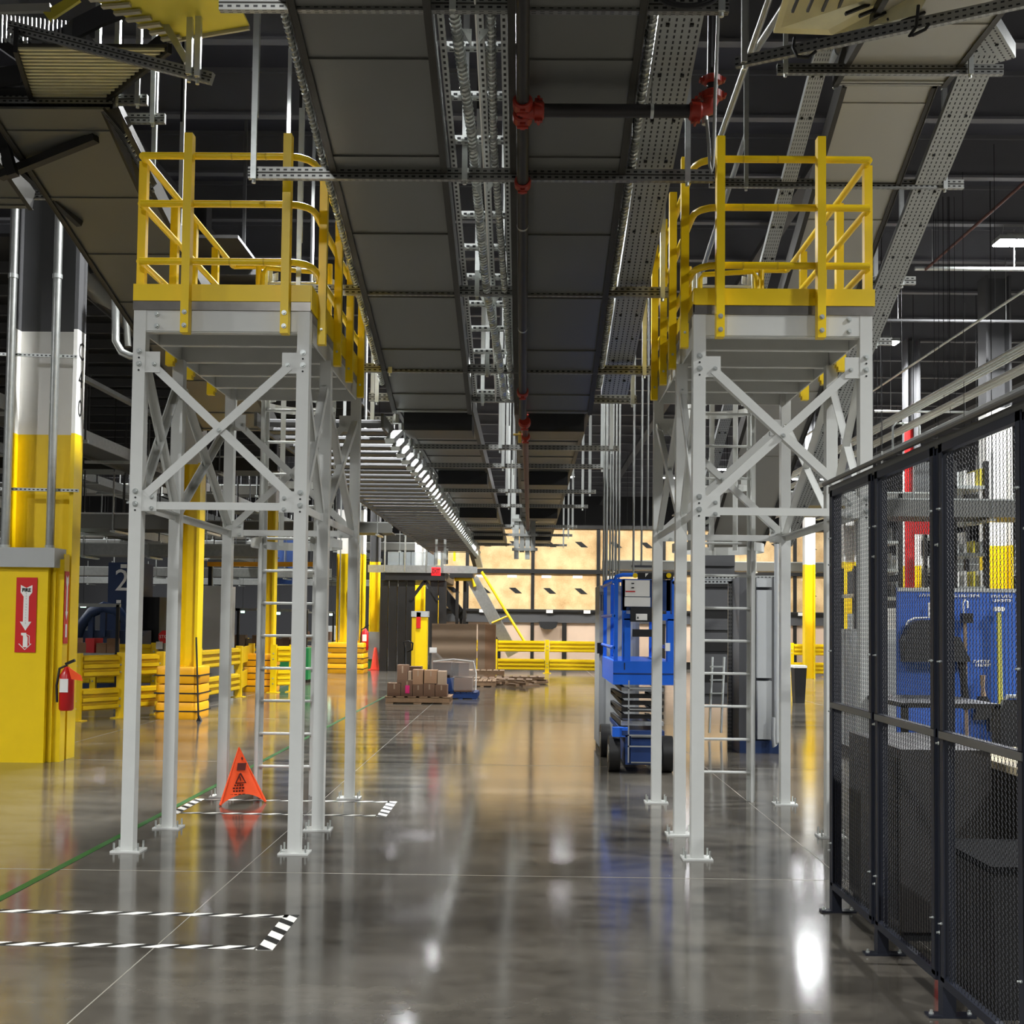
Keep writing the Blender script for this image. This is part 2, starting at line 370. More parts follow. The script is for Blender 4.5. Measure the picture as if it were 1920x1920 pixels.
# ================================================================== ACCESS TOWERS
Y1, Y2, Y3 = 7.95, 8.84, 10.4
ZT, ZD = 3.85, 3.92
def tower(mir, side):
    def mx(x): return (-.425 - x + (x + 1.65) * .017) if mir else x + .05 - (x + 2.25) * .02
    sg = -1 if mir else 1                                   # +1: aisle is on the +x side
    xo, xi = (mx(-2.85) , mx(-1.65) - .0) if not mir else (2.395, 1.215)                           # outer and inner leg lines
    cx = (xo + xi) / 2
    t = thing('access_tower', 'tall grey steel access tower with yellow guard rails on the %s of the aisle' % side, 'platform', (cx, (Y1 + Y3) / 2, 0), 'steel access towers')
    LW = .088
    for x in (xo, xi):
        for y in (Y1, Y2, Y3):
            zt = ZT if y != Y2 else 3.7
            lg = MB().b2((x - LW / 2, y - LW / 2, .012), (x + LW / 2, y + LW / 2, zt)).build('leg', grey, t)
            MB().b2((x - .105, y - .08, 0), (x + .105, y + .08, .012)).build('base_plate', grey, lg)
            for q in (-.085, .085):
                for r in (-.055, .055):
                    MB().cyl((x + q, y + r, .035), .007, .06).build('anchor_bolt', galv_b, lg)
    def bm(name, a, b_, w=.03, h=.15, m=grey):
        "channel beam with two flanges"
        a = Vector(a); b_ = Vector(b_); q = MB(); q.bar(a, b_, .008, h)
        d = (b_ - a).normalized(); s_ = d.cross(Vector((0, 0, 1)))
        for e in (-1, 1): q.bar(a + Vector((0, 0, e * (h / 2 - .004))) + s_ * w * .5, b_ + Vector((0, 0, e * (h / 2 - .004))) + s_ * w * .5, w, .008)
        return q.build(name, m, t)
    zb = 3.775
    fy = Y1 - .035
    MB().b2((xo + sg * LW / 2, fy - .006, 3.70), (xi - sg * LW / 2, fy + .006, 3.85)).build('front_beam', grey, t)
    MB().b2((xo + sg * LW / 2, fy, 3.692), (xi - sg * LW / 2, fy + .06, 3.70)).build('beam_flange', grey, t)
    MB().b2((xo, Y3 + .02, 3.70), (xi, Y3 + .032, 3.85)).build('rear_beam', grey, t)
    for x in (xo, xi):
        MB().b2((x - .006, Y1 + .05, 3.70), (x + .006, Y3, 3.85)).build('side_beam', grey, t)
    for y in (8.31, 8.86, 9.34, 9.83):
        q = MB().b2((min(xo, xi) + .01, y - .005, 3.70), (max(xo, xi) - .01, y + .005, 3.85)); q.b2((min(xo, xi) + .01, y, 3.695), (max(xo, xi) - .01, y + .05, 3.702)); q.build('joist', grey, t)
    MB().b2((min(xo, xi) - .05, Y1 - .05, ZT), (max(xo, xi) + .05, Y3 + .06, ZD)).build('deck_plate', deck, t)
    # horizontal ties and X braces
    zh = 2.445; z0, z1 = 2.50, 3.47
    for y, n_, o_ in ((Y1, (0, -1, 0), -.03), (Y3, (0, -1, 0), -.03)):
        MB().bar((xo + sg * .1, y + o_, zh), (xi - sg * .1, y + o_, zh), .012, .055).build('horizontal_tie', grey, t)
        MB().bar((xo, y + o_ + .025, zh + .022), (xi, y + o_ + .025, zh + .022), .05, .01).build('tie_flange', grey, t)
        MB().angle((xo + sg * .1, y + o_, z1 - .02), (xi - sg * .08, y + o_, z0 + .03), .06).build('brace', grey, t)
        MB().angle((xi - sg * .1, y + o_ - .014, z1 - .02), (xo + sg * .08, y + o_ - .014, z0 + .03), .06).build('brace', grey, t)
        bolts(t, [(cx, y + o_ - .022, (z0 + z1) / 2)])
        for x, e in ((xo, sg), (xi, -sg)):
            for zc, hh in ((z1, .1), (zh + .03, .1)):
                g = MB().b2((x + e * .04, y - .040, zc - hh / 2 - .02), (x + e * .15, y - .034, zc + hh / 2 + .03)).build('gusset_plate', grey, t)
                bolts(g, [(x + e * .115, y - .04, zc - (.01 if zc > 3 else -.03)), (x + e * .115, y - .04, zc - (.01 if zc > 3 else .05))] if zc < 3 else [(x + e * .11, y - .044, zc - .01)])
        if y == Y1:
            for x in (xo, xi):
                bolts(t, [(x, y - LW / 2, z) for z in (3.55, 3.46, 2.545, 2.455)], r=.021)
                b = MB()
                for z in (3.505, 3.415, 2.5, 2.41): b.cyl((x, y - LW / 2 - .001, z), .007, .004, (0, 1, 0), 10)
                b.build('bolt_hole', inkb, t)
            for x, e in ((xo, sg), (xi, -sg)): bolts(t, [(x + e * .12, fy - .006, z) for z in (3.82, 3.735)], r=.02)
    for x, e in ((xo, -sg), (xi, sg)):
        for ya, yb in ((Y1, Y2), (Y2, Y3)):
            off = x - e * .03 * 0
            MB().bar((off, ya + .05, zh), (off, yb - .05, zh), .012, .055).build('horizontal_tie', grey, t)
            MB().bar((off - e * .022, ya + .05, zh + .022), (off - e * .022, yb - .05, zh + .022), .045, .008).build('tie_flange', grey, t)
            n = (e, 0, 0)
            MB().angle((off + e * .01, ya + .06, z1), (off + e * .01, yb - .06, z0), .055, n=n).build('brace', grey, t)
            MB().angle((off + e * .024, yb - .06, z1), (off + e * .024, ya + .06, z0), .055, n=n).build('brace', grey, t)
        bolts(t, [(x, Y2 - LW / 2, z) for z in (3.50, 3.40, 2.52)], r=.011)
        bolts(t, [(x, Y3 - LW / 2, z) for z in (3.50, 3.40, 2.52)], r=.011)
    # guard rails
    PW = .058
    for x in (-2.50, -1.776):
        xx = mx(x)
        p = MB().b2((xx - PW / 2, Y1 - .125, 3.67), (xx + PW / 2, Y1 - .05, 5.11)).build('guard_post', yel, t)
        bolts(p, [(xx, Y1 - .125, 3.815), (xx, Y1 - .125, 3.72)], r=.018)
    for y in (8.17, 8.85, 9.45, 10.1):
        xx = mx(-1.565); p = MB().b2((xx - PW / 2, y - PW / 2, 3.67), (xx + PW / 2, y + PW / 2, 5.09)).build('guard_post', yel, t)
        bolts(p, [(xx, y - PW / 2, 3.78)], r=.01)
    for y in (8.02, 8.75, 9.25, 9.9):
        xx = mx(-2.885); MB().b2((xx - PW / 2, y - PW / 2, 3.92 if y < 8.2 else 3.67), (xx + PW / 2, y + PW / 2, 4.97)).build('guard_post', yel, t)
    for y in (8.75, 9.25, 9.9):
        MB().b2((mx(-2.90) - .03, y - .03, 3.64), (mx(-2.90) + .03, y + .03, 3.9)).build('post_foot', yel, t)
    yf, xs, xl = Y1 - .04, -1.612, -2.865
    for z in (4.205, 4.625, 4.975):
        pts = [(mx(xl), yf, z), (mx(-1.78), yf, z)] + [(mx(-1.78 + .165 * math.sin(R(a))), yf + .165 * (1 - math.cos(R(a))), z) for a in (25, 50, 75)] + [(mx(xs), yf + .2, z), (mx(xs), 10.42, z)]
        MB().tube(pts, .025, 10).build('guard_rail', yel, t, True)
        MB().tube([(mx(xl), yf, z), (mx(xl), 10.42, z)], .025, 10).build('guard_rail', yel, t, True)
        MB().tube([(mx(-2.45) if 1 else 0, 10.44, z), (mx(xl), 10.44, z)], .022, 10).build('guard_rail', yel, t, True)
        for x in (-2.2, -1.95): 
            MB().cyl((mx(x), yf, z), .0265, .012, (1, 0, 0), 12).build('rail_collar', yel_rail, t, True)
    for xx in (mx(-2.62), mx(-1.93)):
        MB().tube([(xx, 10.43, ZD), (xx, 10.43, 5.0)], .026, 10).build('rear_post', yel, t, True)
    # swing gate with rounded corners by the ladder opening
    g0, g1 = mx(-2.55), mx(-2.02)
    gp = [(g0, 10.3, 4.0), (g0, 10.3, 4.86)] + [(g0 + (g1 - g0) * .08, 10.3, 4.92), (g1 - (g1 - g0) * .05, 10.34, 4.90), (g1, 10.34, 4.85), (g1, 10.34, 4.0)]
    MB().tube(gp, .024, 10).build('swing_gate', yel, t, True)
    # toe boards
    MB().b2((mx(-2.90), Y1 - .056, ZD - .005), (mx(-1.60), Y1 - .048, 4.035)).build('toe_board', yel, t)
    MB().b2((mx(-1.60), Y1 - .05, ZD - .06), (mx(-1.592), 10.45, 4.035)).build('toe_board', yel, t)
    MB().b2((mx(-2.90), Y1 - .05, ZD - .005), (mx(-2.892), 10.45, 4.035)).build('toe_board', yel, t)
    # ladder and cage on the rear face
    lc = mx(-2.29); ly = Y3 + .12
    for q in (-.26, .26):
        MB().b2((lc + q - .012, ly - .04, .0), (lc + q + .012, ly + .04, 4.98)).build('ladder_rail', grey, t)
        MB().b2((lc + q - .04, ly + .03, .0), (lc + q + .04, ly + .042, 4.98)).build('ladder_rail_flange', grey, t)
        MB().bar((lc + q, ly - .04, 3.8), (lc + q, Y3, 3.8), .03, .05).build('ladder_bracket', grey, t)
        MB().bar((lc + q, ly - .04, 2.45), (lc + q, Y3, 2.45), .03, .05).build('ladder_bracket', grey, t)
    z = .27
    while z < 4.9:
        MB().tube([(lc - .26, ly, z), (lc + .26, ly, z)], .013, 8).build('rung', grey, t, True); z += .305
    for k, z in enumerate((2.38, 3.0, 3.75, 4.36, 4.92)):
        r = .37 if k else .46
        pts = [(lc + r * math.cos(R(a)) * (.95), ly + .36 + r * math.sin(R(a)), z) for a in range(-62, 243, 16)]
        b = MB()
        for a, b_ in zip(pts, pts[1:]): b.bar(a, b_, .006, .075 if k else .08)
        b.build('cage_hoop', grey, t)
    for a in (-30, 10, 50, 90, 130, 170, 210):
        x = lc + .36 * math.cos(R(a)) * .95; yy = ly + .36 + .36 * math.sin(R(a))
        dx = Vector((math.cos(R(a + 90)), math.sin(R(a + 90)), 0)) * .026; nn = Vector((math.cos(R(a)), math.sin(R(a)), 0)) * .004
        c0 = Vector((x, yy, 2.38)); c1 = Vector((x, yy, 4.95))
        MB().hexa([c0 - dx - nn, c0 + dx - nn, c0 + dx + nn, c0 - dx + nn, c1 - dx - nn, c1 + dx - nn, c1 + dx + nn, c1 - dx + nn]).build('cage_strap', grey, t)
    return t
tower(False, 'left'); tower(True, 'right')

# ================================================================== MESH FENCE
def fence():
    fx = 1.775; ZTOP, ZB = 2.43, .16
    posts = [6.55, 5.72, 4.84, 3.98]
    t = thing('mesh_fence', 'dark navy expanded metal fence running along the right side of the aisle', 'fence', (fx, 5.3, 0))
    for y in posts:
        p = MB().b2((fx, y - .028, 0), (fx + .055, y + .028, ZTOP - .01)).build('fence_post', navy, t)
        q = MB().b2((fx - .06, y - .03, 0), (fx + .14, y + .03, .01)).build('foot_plate', navy, p)
        bolts(p, [(fx - .04, y, .01), (fx + .12, y, .01)], (0, 0, 1), .011)
        bolts(p, [(fx, y, z) for z in (.35, 1.15, 2.0)], (-1, 0, 0), .008)
    MB().bar((fx + .02, 3.2, ZTOP + .01), (fx + .02, 6.58, ZTOP + .01), .05, .04).build('top_rail', navy_l, t)
    cp = MB().tube([(fx - .03, 3.2, ZTOP + .045), (fx - .03, 6.58, ZTOP + .045)], .014, 8).build('top_cable_tube', navy_l, t, True)
    me = None
    spans = [(posts[i + 1] + .03, posts[i] - .03) for i in range(3)] + [(posts[3] - .86, posts[3] - .03)]
    for (a, b) in spans:
        fr = MB()
        for z in (ZTOP - .02, ZB, 1.19): fr.b2((fx - .012, a, z - .018), (fx + .02, b, z + .018))
        for y in (a, b): fr.b2((fx - .012, y - .005 if y == b else y, ZB), (fx + .02, y + .005 if y == a else y, ZTOP))
        for y in (a + .02, b - .02): fr.b2((fx - .012, y - .022, ZB), (fx - .006, y + .022, ZTOP))
        p = fr.build('panel_frame', navy, t)
        MB().b2((fx - .016, a, 1.175), (fx - .012, b, 1.205)).build('middle_rail', navy_l, t)
        bolts(p, [(fx - .012, y, z) for y in (a + .02, b - .02) for z in (.4, 1.5, 2.15)], (-1, 0, 0), .006)
        if me is None:
            W, H = .0325, .046; L = b - a; nx = int(L / W); nz = int((ZTOP - ZB - .03) / H); m = MB()
            w2 = .0014; th = .0020
            for i in range(nx):
                for s_ in (0, 1):
                    # one vertical zigzag strand
                    ph = [(i * W + (W / 2 if (k + s_) % 2 else 0), k * H / 2) for k in range(nz * 2 + 1)]
                    o = len(m.v)
                    for (yy, zz) in ph:
                        for dx, dy in ((-th, -w2), (th, -w2 * .2), (th, w2), (-th, w2 * .2)): m.v.append((dx * .6, yy + dy * 1.0, zz))
                    for k in range(len(ph) - 1):
                        for e in range(4):
                            f = (e + 1) % 4; m.quad([o + k * 4 + e, o + k * 4 + f, o + k * 4 + 4 + f, o + k * 4 + 4 + e])
            ob = m.build('expanded_mesh', meshm, t); me = ob.data; ob['kind'] = 'stuff'
        else:
            ob = bpy.data.objects.new('expanded_mesh', me); COL.objects.link(ob); ob.parent = t; ob['kind'] = 'stuff'
        ob.location = Vector((fx, a, ZB + .015)) - t.location
        if me and ob.data is me and me.users == 1:
            for vv in me.vertices: vv.co = vv.co + t.location
    return t
fence()

# ================================================================== CONVEYORS OVERHEAD
def zc(d, k=1.0): return 1.65 + k * 5.15 - .26 * d           # underside of the sloping run
SY, SZ = .9678, -.2516                                       # unit slope direction
def lane(name, label, x0, x1, d0, d1, zf, mpan, seam=.885, seam0=5.83, th=.1, belt=True, group=None):
    t = thing(name, label, 'conveyor', ((x0 + x1) / 2, d0, zf(d0)), group)
    ys = [d0]; s_ = seam0
    while s_ < d1:
        if s_ > d0 + .05: ys.append(s_)
        s_ += seam
    ys.append(d1)
    for a, b in zip(ys, ys[1:]):
        q = MB(); g = .006
        def hx(ya, yb, z0_, z1_, xa, xb):
            q.hexa([(xa, ya, zf(ya) + z0_), (xa, yb, zf(yb) + z0_), (xa, yb, zf(yb) + z1_), (xa, ya, zf(ya) + z1_), (xb, ya, zf(ya) + z0_), (xb, yb, zf(yb) + z0_), (xb, yb, zf(yb) + z1_), (xb, ya, zf(ya) + z1_)])
        hx(a + g, b - g, 0, .02, x0 + .03, x1 - .03); hx(b - .05, b - g, -.012, 0, x0 + .03, x1 - .03)
        q.build('pan_panel', mpan, t)
        for x in (x0 + .02, x1 - .02): bolts(t, [(x, y_, zf(y_) - .002) for y_ in (a + .08, b - .12)], (0, 0, -1), .012, galv)
    for x in (x0, x1):
        q = MB(); a = Vector((x, d0, zf(d0) + .07)); b = Vector((x, d1, zf(d1) + .07))
        q.bar(a, b, .008, .19); s2 = .02 if x == x0 else -.02
        q.bar(a + Vector((s2, 0, -.09)), b + Vector((s2, 0, -.09)), .045, .008); q.bar(a + Vector((s2, 0, .09)), b + Vector((s2, 0, .09)), .045, .008)
        q.build('side_channel', rail_d, t)
    if belt:
        MB().bar(((x0 + x1) / 2, d0, zf(d0) + .17), ((x0 + x1) / 2, d1, zf(d1) + .17), x1 - x0 - .06, .012).build('belt', black, t)
    return t
lane('sloping_conveyor', 'left lane of the grey conveyor pair sloping down over the middle of the aisle', -1.40, -.585, 3.6, 11.5, zc, pan, group='sloping conveyors over the aisle')
lane('sloping_conveyor', 'right lane of the grey conveyor pair sloping down beside the black sprinkler pipe', -.14, .655, 3.6, 11.5, zc, pan, group='sloping conveyors over the aisle')
zl = lambda d: 8.09 - .26 * d
lane('sloping_conveyor', 'tan underside conveyor sloping down past the left tower railing', -4.43, -3.40, 8.9, 15.0, zl, pan, seam0=9.2)
lane('sloping_conveyor', 'short tan conveyor at the left frame edge above the lettered column', -5.8, -4.62, 8.3, 10.2, zl, pan, seam0=8.6, seam=.5)
zr = lambda d: 10.9 - .5 * d
lane('steep_conveyor', 'pale grey steep conveyor coming down behind the right tower', 2.63, 3.43, 9.35, 16.3, zr, pan_l, seam=1.18, seam0=9.55)
lane('level_conveyor', 'pale conveyor top section above the right tower at the upper frame edge', 2.55, 3.50, 7.2, 9.33, lambda d: 6.22, pan_l, seam=.9, seam0=7.5)
# level pair beyond the slope
for (x0, x1, s_) in ((-1.40, -.585, 'left'), (-.14, .655, 'right')):
    t = lane('level_conveyor', 'far level run of the %s aisle conveyor under the dark roof' % s_, x0, x1, 11.7, 33.0, lambda d: 3.88, pan, seam=1.3, seam0=12.5, group='far level aisle conveyors')
for i, d in enumerate((11.9, 16.6, 22.0, 28.0)):
    t = thing('drive_guard_box', 'black drive guard box under the aisle conveyors, %s from the camera' % ORD[i], 'guard', (-.37, d, 3.8), 'black drive guard boxes')
    for (x0, x1) in ((-1.33, -.60), (.0, .60)):
        MB().b2((x0, d, 3.69), (x1, d + .5, 3.875)).build('guard_shell', black, t)
        MB().b2((x0, d - .01, 3.68), (x1, d + .51, 3.69)).build('guard_lip', rail_d, t)
# ribbed roller conveyor left of the aisle, beyond the tower
t = thing('roller_conveyor', 'long overhead roller conveyor with bright side brackets beyond the left tower', 'conveyor', (-2.1, 11, 3.6))
for x in (-2.75, -1.47):
    MB().bar((x, 11.2, 3.66), (x, 33, 3.66), .03, .14).build('side_channel', rail_d, t)
d = 11.4
while d < 32:
    MB().tube([(-2.73, d, 3.66), (-1.49, d, 3.66)], .04, 8).build('roller', dgrey, t, True)
    MB().b2((-2.7, d + .16, 3.60), (-1.5, d + .34, 3.61)).build('pan_slat', rail_d, t)
    MB().bar((-1.43, d + .1, 3.50), (-1.36, d + .28, 3.62), .11, .05).build('side_bracket', galv_b, t)
    MB().cyl((-1.36, d + .05, 3.72), .035, .09, (0, 0, 1), 8).build('drive_cap', galv_b, t, True)
    d += .52

def flex(name, label, pts, r, pitch, m, group=None, cat='conduit'):
    "flexible metal conduit: a core with a raised spiral wound round it"
    pts = [Vector(p) for p in pts]; L = sum((b - a).length for a, b in zip(pts, pts[1:])); n = int(L / pitch * 8)
    out = []; cum = [0]
    for a, b in zip(pts, pts[1:]): cum.append(cum[-1] + (b - a).length)
    for i in range(n + 1):
        s_ = L * i / n; k = 0
        while k < len(pts) - 2 and cum[k + 1] < s_: k += 1
        a, b = pts[k], pts[k + 1]; f = (s_ - cum[k]) / max(1e-6, cum[k + 1] - cum[k]); p = a.lerp(b, f); dd = (b - a).normalized()
        u = dd.cross(Vector((1, 0, 0))).normalized(); v = dd.cross(u); th = 2 * math.pi * i / 8
        out.append(p + (u * math.cos(th) + v * math.sin(th)) * r * .86)
    t = thing(name, label, cat, tuple(pts[0]), group)
    MB().tube(pts, r * .8, 8).build('core', galv, t, True)
    MB().tube(out, r * .3, 4, False).build('spiral_wrap', m, t, True)
    return t
def along(x, dz, d0, d1, n=2): return [(x, d0 + (d1 - d0) * i / (n - 1), zc(d0 + (d1 - d0) * i / (n - 1)) + dz) for i in range(n)]
flex('flexible_conduit', 'twisted silver flexible conduit on the left of the gap between the sloping conveyors', [(-.47, 5.2, zc(5.2) + .1), (-.46, 6.4, zc(6.4) + .08), (-.40, 7.4, zc(7.4) + .05), (-.36, 9.2, zc(9.2) + .02), (-.28, 10.3, zc(10.3)), (-.24, 11.2, zc(11.2))], .033, .035, galv_b)
flex('flexible_conduit', 'twisted silver flexible conduit right of the hanger in the conveyor gap', [(-.28, 5.2, zc(5.2) + .1), (-.24, 6.4, zc(6.4) + .06), (-.255, 7.5, zc(7.5) + .04), (-.20, 9.5, zc(9.5) + .02), (-.17, 11.2, zc(11.2))], .026, .035, galv_b)
flex('flexible_conduit', 'silver flexible conduit beside the right edge of the sloping conveyors', [(.70, 5.5, zc(5.5) + .08), (.71, 7.5, zc(7.5) + .06), (.69, 9.3, zc(9.3) + .05), (.70, 11.0, zc(11.0) + .05)], .028, .04, galv_b)
flex('flexible_conduit', 'silver flexible conduit along the left edge of the sloping conveyors', [(-1.46, 5.5, zc(5.5) + .08), (-1.455, 8, zc(8) + .06), (-1.45, 11, zc(11) + .05)], .024, .04, galv_b)
# cable ladder in the gap
t = thing('cable_ladder', 'bright galvanized cable ladder filling the gap between the sloping conveyors', 'cable ladder', (-.36, 5.2, zc(5.2)))
for x in (-.545, -.31, -.17):
    MB().bar((x, 5.0, zc(5) + .13), (x, 11.4, zc(11.4) + .13), .04, .04).build('side_rail', strut_b, t)
MB().tube(along(-.33, .02, 5.0, 11.3), .006, 6).build('wire', signw, t)
d = 5.1
while d < 11.4:
    MB().bar((-.56, d, zc(d) + .16), (-.16, d, zc(d) + .16), .045, .045).build('rung', strut_b, t); d += .42
for d in (6.5, 7.9, 9.4, 10.6):
    z = zc(d) + .05
    MB().prism([(-.42, d, z), (-.36, d, z), (-.36, d, z - .11)], (0, .012, 0)).build('corner_bracket', galv_b, t)
    MB().prism([(-.31, d, z), (-.25, d, z), (-.31, d, z - .08)], (0, .012, 0)).build('corner_bracket', galv_b, t)
# perforated trays
def tray_run(label, pts, w, h=.06, m=None, upv=(0, 0, 1)):
    t = thing('cable_tray', label, 'cable tray', tuple(pts[0]))
    for a, b in zip(pts, pts[1:]):
        MB().bar(a, b, w, .006, upv).build('tray_bed', m or tray, t)
        a = Vector(a); b = Vector(b); s_ = (b - a).normalized().cross(Vector(upv)).normalized() * w / 2
        for e in (-1, 1): MB().bar(a + s_ * e + Vector((0, 0, h / 2)), b + s_ * e + Vector((0, 0, h / 2)), .006, h).build('tray_side', galv, t)
        L = (b - a).length; k = .3
        while k < L:
            c = a.lerp(b, k / L)
            for e in (-.55, .55):
                o = MB().box(c + s_ * e + Vector((0, 0, -.008)), (.022, .022, .012)).build('splice_bolt', inkb, t)
            k += .42
    return t
tray_run('slotted grey cable tray right of the aisle conveyors', [(.875, 4.6, zc(4.6) + .1), (.875, 11.3, zc(11.3) + .1)], .26)
tray_run('slotted cable tray sloping down beside the steep conveyor', [(3.70, 8.95, zr(8.95) - .02), (3.70, 16.2, zr(16.2) - .02)], .26)
a = P(1868, 118, 9.2); b = P(1800, 12, 8.4)
tray_run('short slotted cable tray turning at the top right frame corner', [tuple(a), tuple(b)], .30, .12)
tray_run('narrow slotted tray left of the steep conveyor', [(2.40, 9.0, zr(9.0)), (2.40, 15.5, zr(15.5))], .13)

# ------------------------------------------------------------------ trapeze hangers: strut + hanging channels
def trapeze(label, p0, p1, hang, group, m=None, hm=None, top=8.6, w=.042, h=.083):
    p0 = Vector(p0); p1 = Vector(p1)
    t = thing('trapeze_hanger', label, 'hanger', tuple((p0 + p1) / 2), group)
    MB().bar(p0, p1, w, h).build('cross_strut', m or strut, t)
    if h > .07: MB().bar(p0 + Vector((0, -w / 2 - .001, 0)), p1 + Vector((0, -w / 2 - .001, 0)), .002, h * .12).build('strut_seam', rail_d, t)
    for x, br in hang:
        f = (x - p0.x) / (p1.x - p0.x); c = p0.lerp(p1, f); y = c.y - .045
        zb = c.z - h / 2 - .02
        hg = MB().b2((x - .021, y - .02, zb + (.45 if br else .03)), (x + .021, y + .02, top)).build('hanging_channel', hm or strut_b, t)
        if br:
            MB().b2((x - .019, y - .025, zb), (x + .019, y - .004, zb + .47)).build('hanger_strap', galv_b, t)
        MB().cyl((x, y, zb - .01), .014, .03, (0, 0, 1), 8).build('nut', galv_b, t, True)
    return t
def atz(u, v, d): return P(u, v, d)
G = 'trapeze hangers under the sloping aisle conveyors'
def trap_px(label, v, d, ua, ub, hs, top=8.6, br=True, **k):
    a = P(ua, v, d); b = P(ub, v, d); z = (a.z + b.z) / 2; a.z = b.z = z
    return trapeze(label, a, b, [(P(u, v, d).x, br) for u in hs], G, top=top, **k)
trap_px('slotted cross strut at the very top of the frame carrying the aisle conveyors', 10, 6.3, 412, 1366, (850, 1350))
trap_px('slotted cross strut hanging in front of the left tower railing', 328, 7.72, 466, 1338, (479, 872, 1287))
trap_px('slotted cross strut ending beside the yellow posts at toe board height', 546, 9.28, 560, 1256, (562, 895, 1241))
trap_px('slotted cross strut at the height of the tower braces, ending by the lowest yellow post', 692, 10.62, 662, 1222, (733, 914, 1207))
trap_px('slotted cross strut where the sloping conveyors turn level', 747, 11.45, 692, 1194, (708, 905, 1185))
trap_px('short slotted strut hanging just beyond the left tower', 788, 12.4, 690, 742, (699,), br=False)
for i, d in enumerate((13.4, 15.0, 17.9, 20.2, 24.5, 27.0, 30.5)):
    trapeze('slotted strut under the far level conveyors, %s beyond the slope' % ORD[i].replace('nearest', 'first'), (-3.0, d, 3.74), (1.1, d, 3.74), [(-2.95, False), (-1.43, False), (-.33, False), (1.0, False)], 'trapeze hangers under the far level conveyors', strut, h=.06)
G = 'trapeze hangers over the left tower side'
trap_px('slotted strut over the lettered column, longest of the left group', 222, 9.3, -60, 310, (184, 290))
trap_px('slotted strut just above the longest one at the left frame edge', 187, 9.0, -60, 277, (222, 262))
trap_px('slotted strut at column top passing behind the left railing', 366, 10.3, -60, 300, (290,))
trap_px('lower slotted strut right of the lettered column top', 452, 11.2, 146, 350, (340,))
a = P(18, 50, 8.3); b = P(398, 148, 7.9)
trapeze('diagonal slotted strut crossing below the ribbed conveyor underside', a, b, [(P(372, 140, 7.9).x, False), (P(360, 140, 7.9).x - .02, False)], G)
G = 'trapeze hangers of the steep conveyor'
trap_px('slotted strut across the top of the steep conveyor', 131, 9.0, 1457, 1880, (1470, 1815))
trap_px('slotted strut across the steep conveyor behind the right railing', 345, 10.3, 1330, 1806, (1397, 1768))
trap_px('slotted strut across the steep conveyor just above the right toe board', 526, 11.5, 1480, 1716, (1688,))
trap_px('slotted strut below the deck edge beside the far ceiling lamp', 640, 12.5, 1460, 1672, (1640,))
a = P(1380, 118, 8.6); b = P(1990, -12, 7.6)
trapeze('long diagonal slotted strut crossing the top right corner of the frame', a, b, [(a.x + .05, False)], G)

# ------------------------------------------------------------------ merging conveyor with ribbed underside, top left
t = thing('merge_conveyor', 'ribbed merging conveyor underside at the top left corner of the frame', 'conveyor', tuple(P(200, 100, 8.5)))
A, B, C_, D = P(95, 182, 9.0), P(186, 182, 9.0), P(318, 76, 8.3), P(150, 40, 8.3)
A.z = B.z = C_.z = D.z = 5.93
A = Vector((P(60, 175, 9.0).x, 9.05, 5.93)); B = Vector((P(186, 178, 9.0).x, 9.05, 5.93)); C_ = Vector((P(318, 78, 8.25).x, 8.2, 5.93)); D = Vector((P(40, 70, 8.25).x, 8.2, 5.93))
MB().prism([A, B, C_, D], (0, 0, .02)).build('pan_sheet', rail_d, t)  # dark colour puts the shade of the gaps between the ribs into the sheet
for i in range(16):
    f = (i + .5) / 16; p = A.lerp(D, f); q = B.lerp(C_, f)
    MB().bar(p - Vector((0, 0, .01)), q - Vector((0, 0, .01)), .022, .018).build('rib', pan_t, t)
MB().bar(B + Vector((.02, 0, .05)), C_ + Vector((.02, 0, .05)), .03, .2).build('side_channel', blackm, t)
MB().bar(A + Vector((-.02, 0, .05)), D + Vector((-.02, 0, .05)), .03, .2).build('side_channel', blackm, t)
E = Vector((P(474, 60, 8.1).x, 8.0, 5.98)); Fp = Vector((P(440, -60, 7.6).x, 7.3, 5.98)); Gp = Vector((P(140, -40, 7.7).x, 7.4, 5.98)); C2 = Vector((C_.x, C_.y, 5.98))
MB().prism([C2, E, Fp, Gp], (0, 0, .015)).build('guard_sheet', pan_y, t)  # yellow light reflected on the metal is put into the sheet colour
for i in range(9):
    f = (i + .5) / 9; p = C2.lerp(Gp, f); q = p.lerp(E.lerp(Fp, f), .22); MB().bar(p - Vector((0, 0, .02)), q - Vector((0, 0, .02)), .035, .02).build('sheet_clip', pan_l, t)
MB().bar(E + Vector((0, 0, -.01)), C2 + Vector((0, 0, -.01)), .02, .03).build('sheet_edge', pan_l, t)
# curved guard rail of the merge
cpts = [P(u, v, d) for u, v, d in ((-20, 150, 8.9), (40, 140, 8.9), (88, 95, 8.7), (140, 55, 8.4), (200, 25, 8.2), (300, -10, 7.9))]
b = MB()
for p, q in zip(cpts, cpts[1:]): b.bar(p, q, .03, .16)
b.build('curved_guard', blackm, t)
for i in range(20):
    f = i / 19; p = P(4 + 150 * f, 28 + 14 * f, 8.5); MB().bar(p, p + Vector((0, 0, -.22 + .12 * f)), .012, .012).build('roller_end', galv_b, t)
MB().bar(P(-10, 18, 8.5), P(95, 15, 8.5), .04, .06).build('cross_channel', pan_l, t)
MB().prism([P(80, 22, 8.5), P(92, 38, 8.5), P(150, 0, 8.5), P(140, -12, 8.5)], (0, .03, 0)).build('yellow_bracket', pan_y, t)
MB().bar(P(272, -20, 8.0), P(352, 118, 8.0), .05, .05).build('diagonal_strut', galv, t)
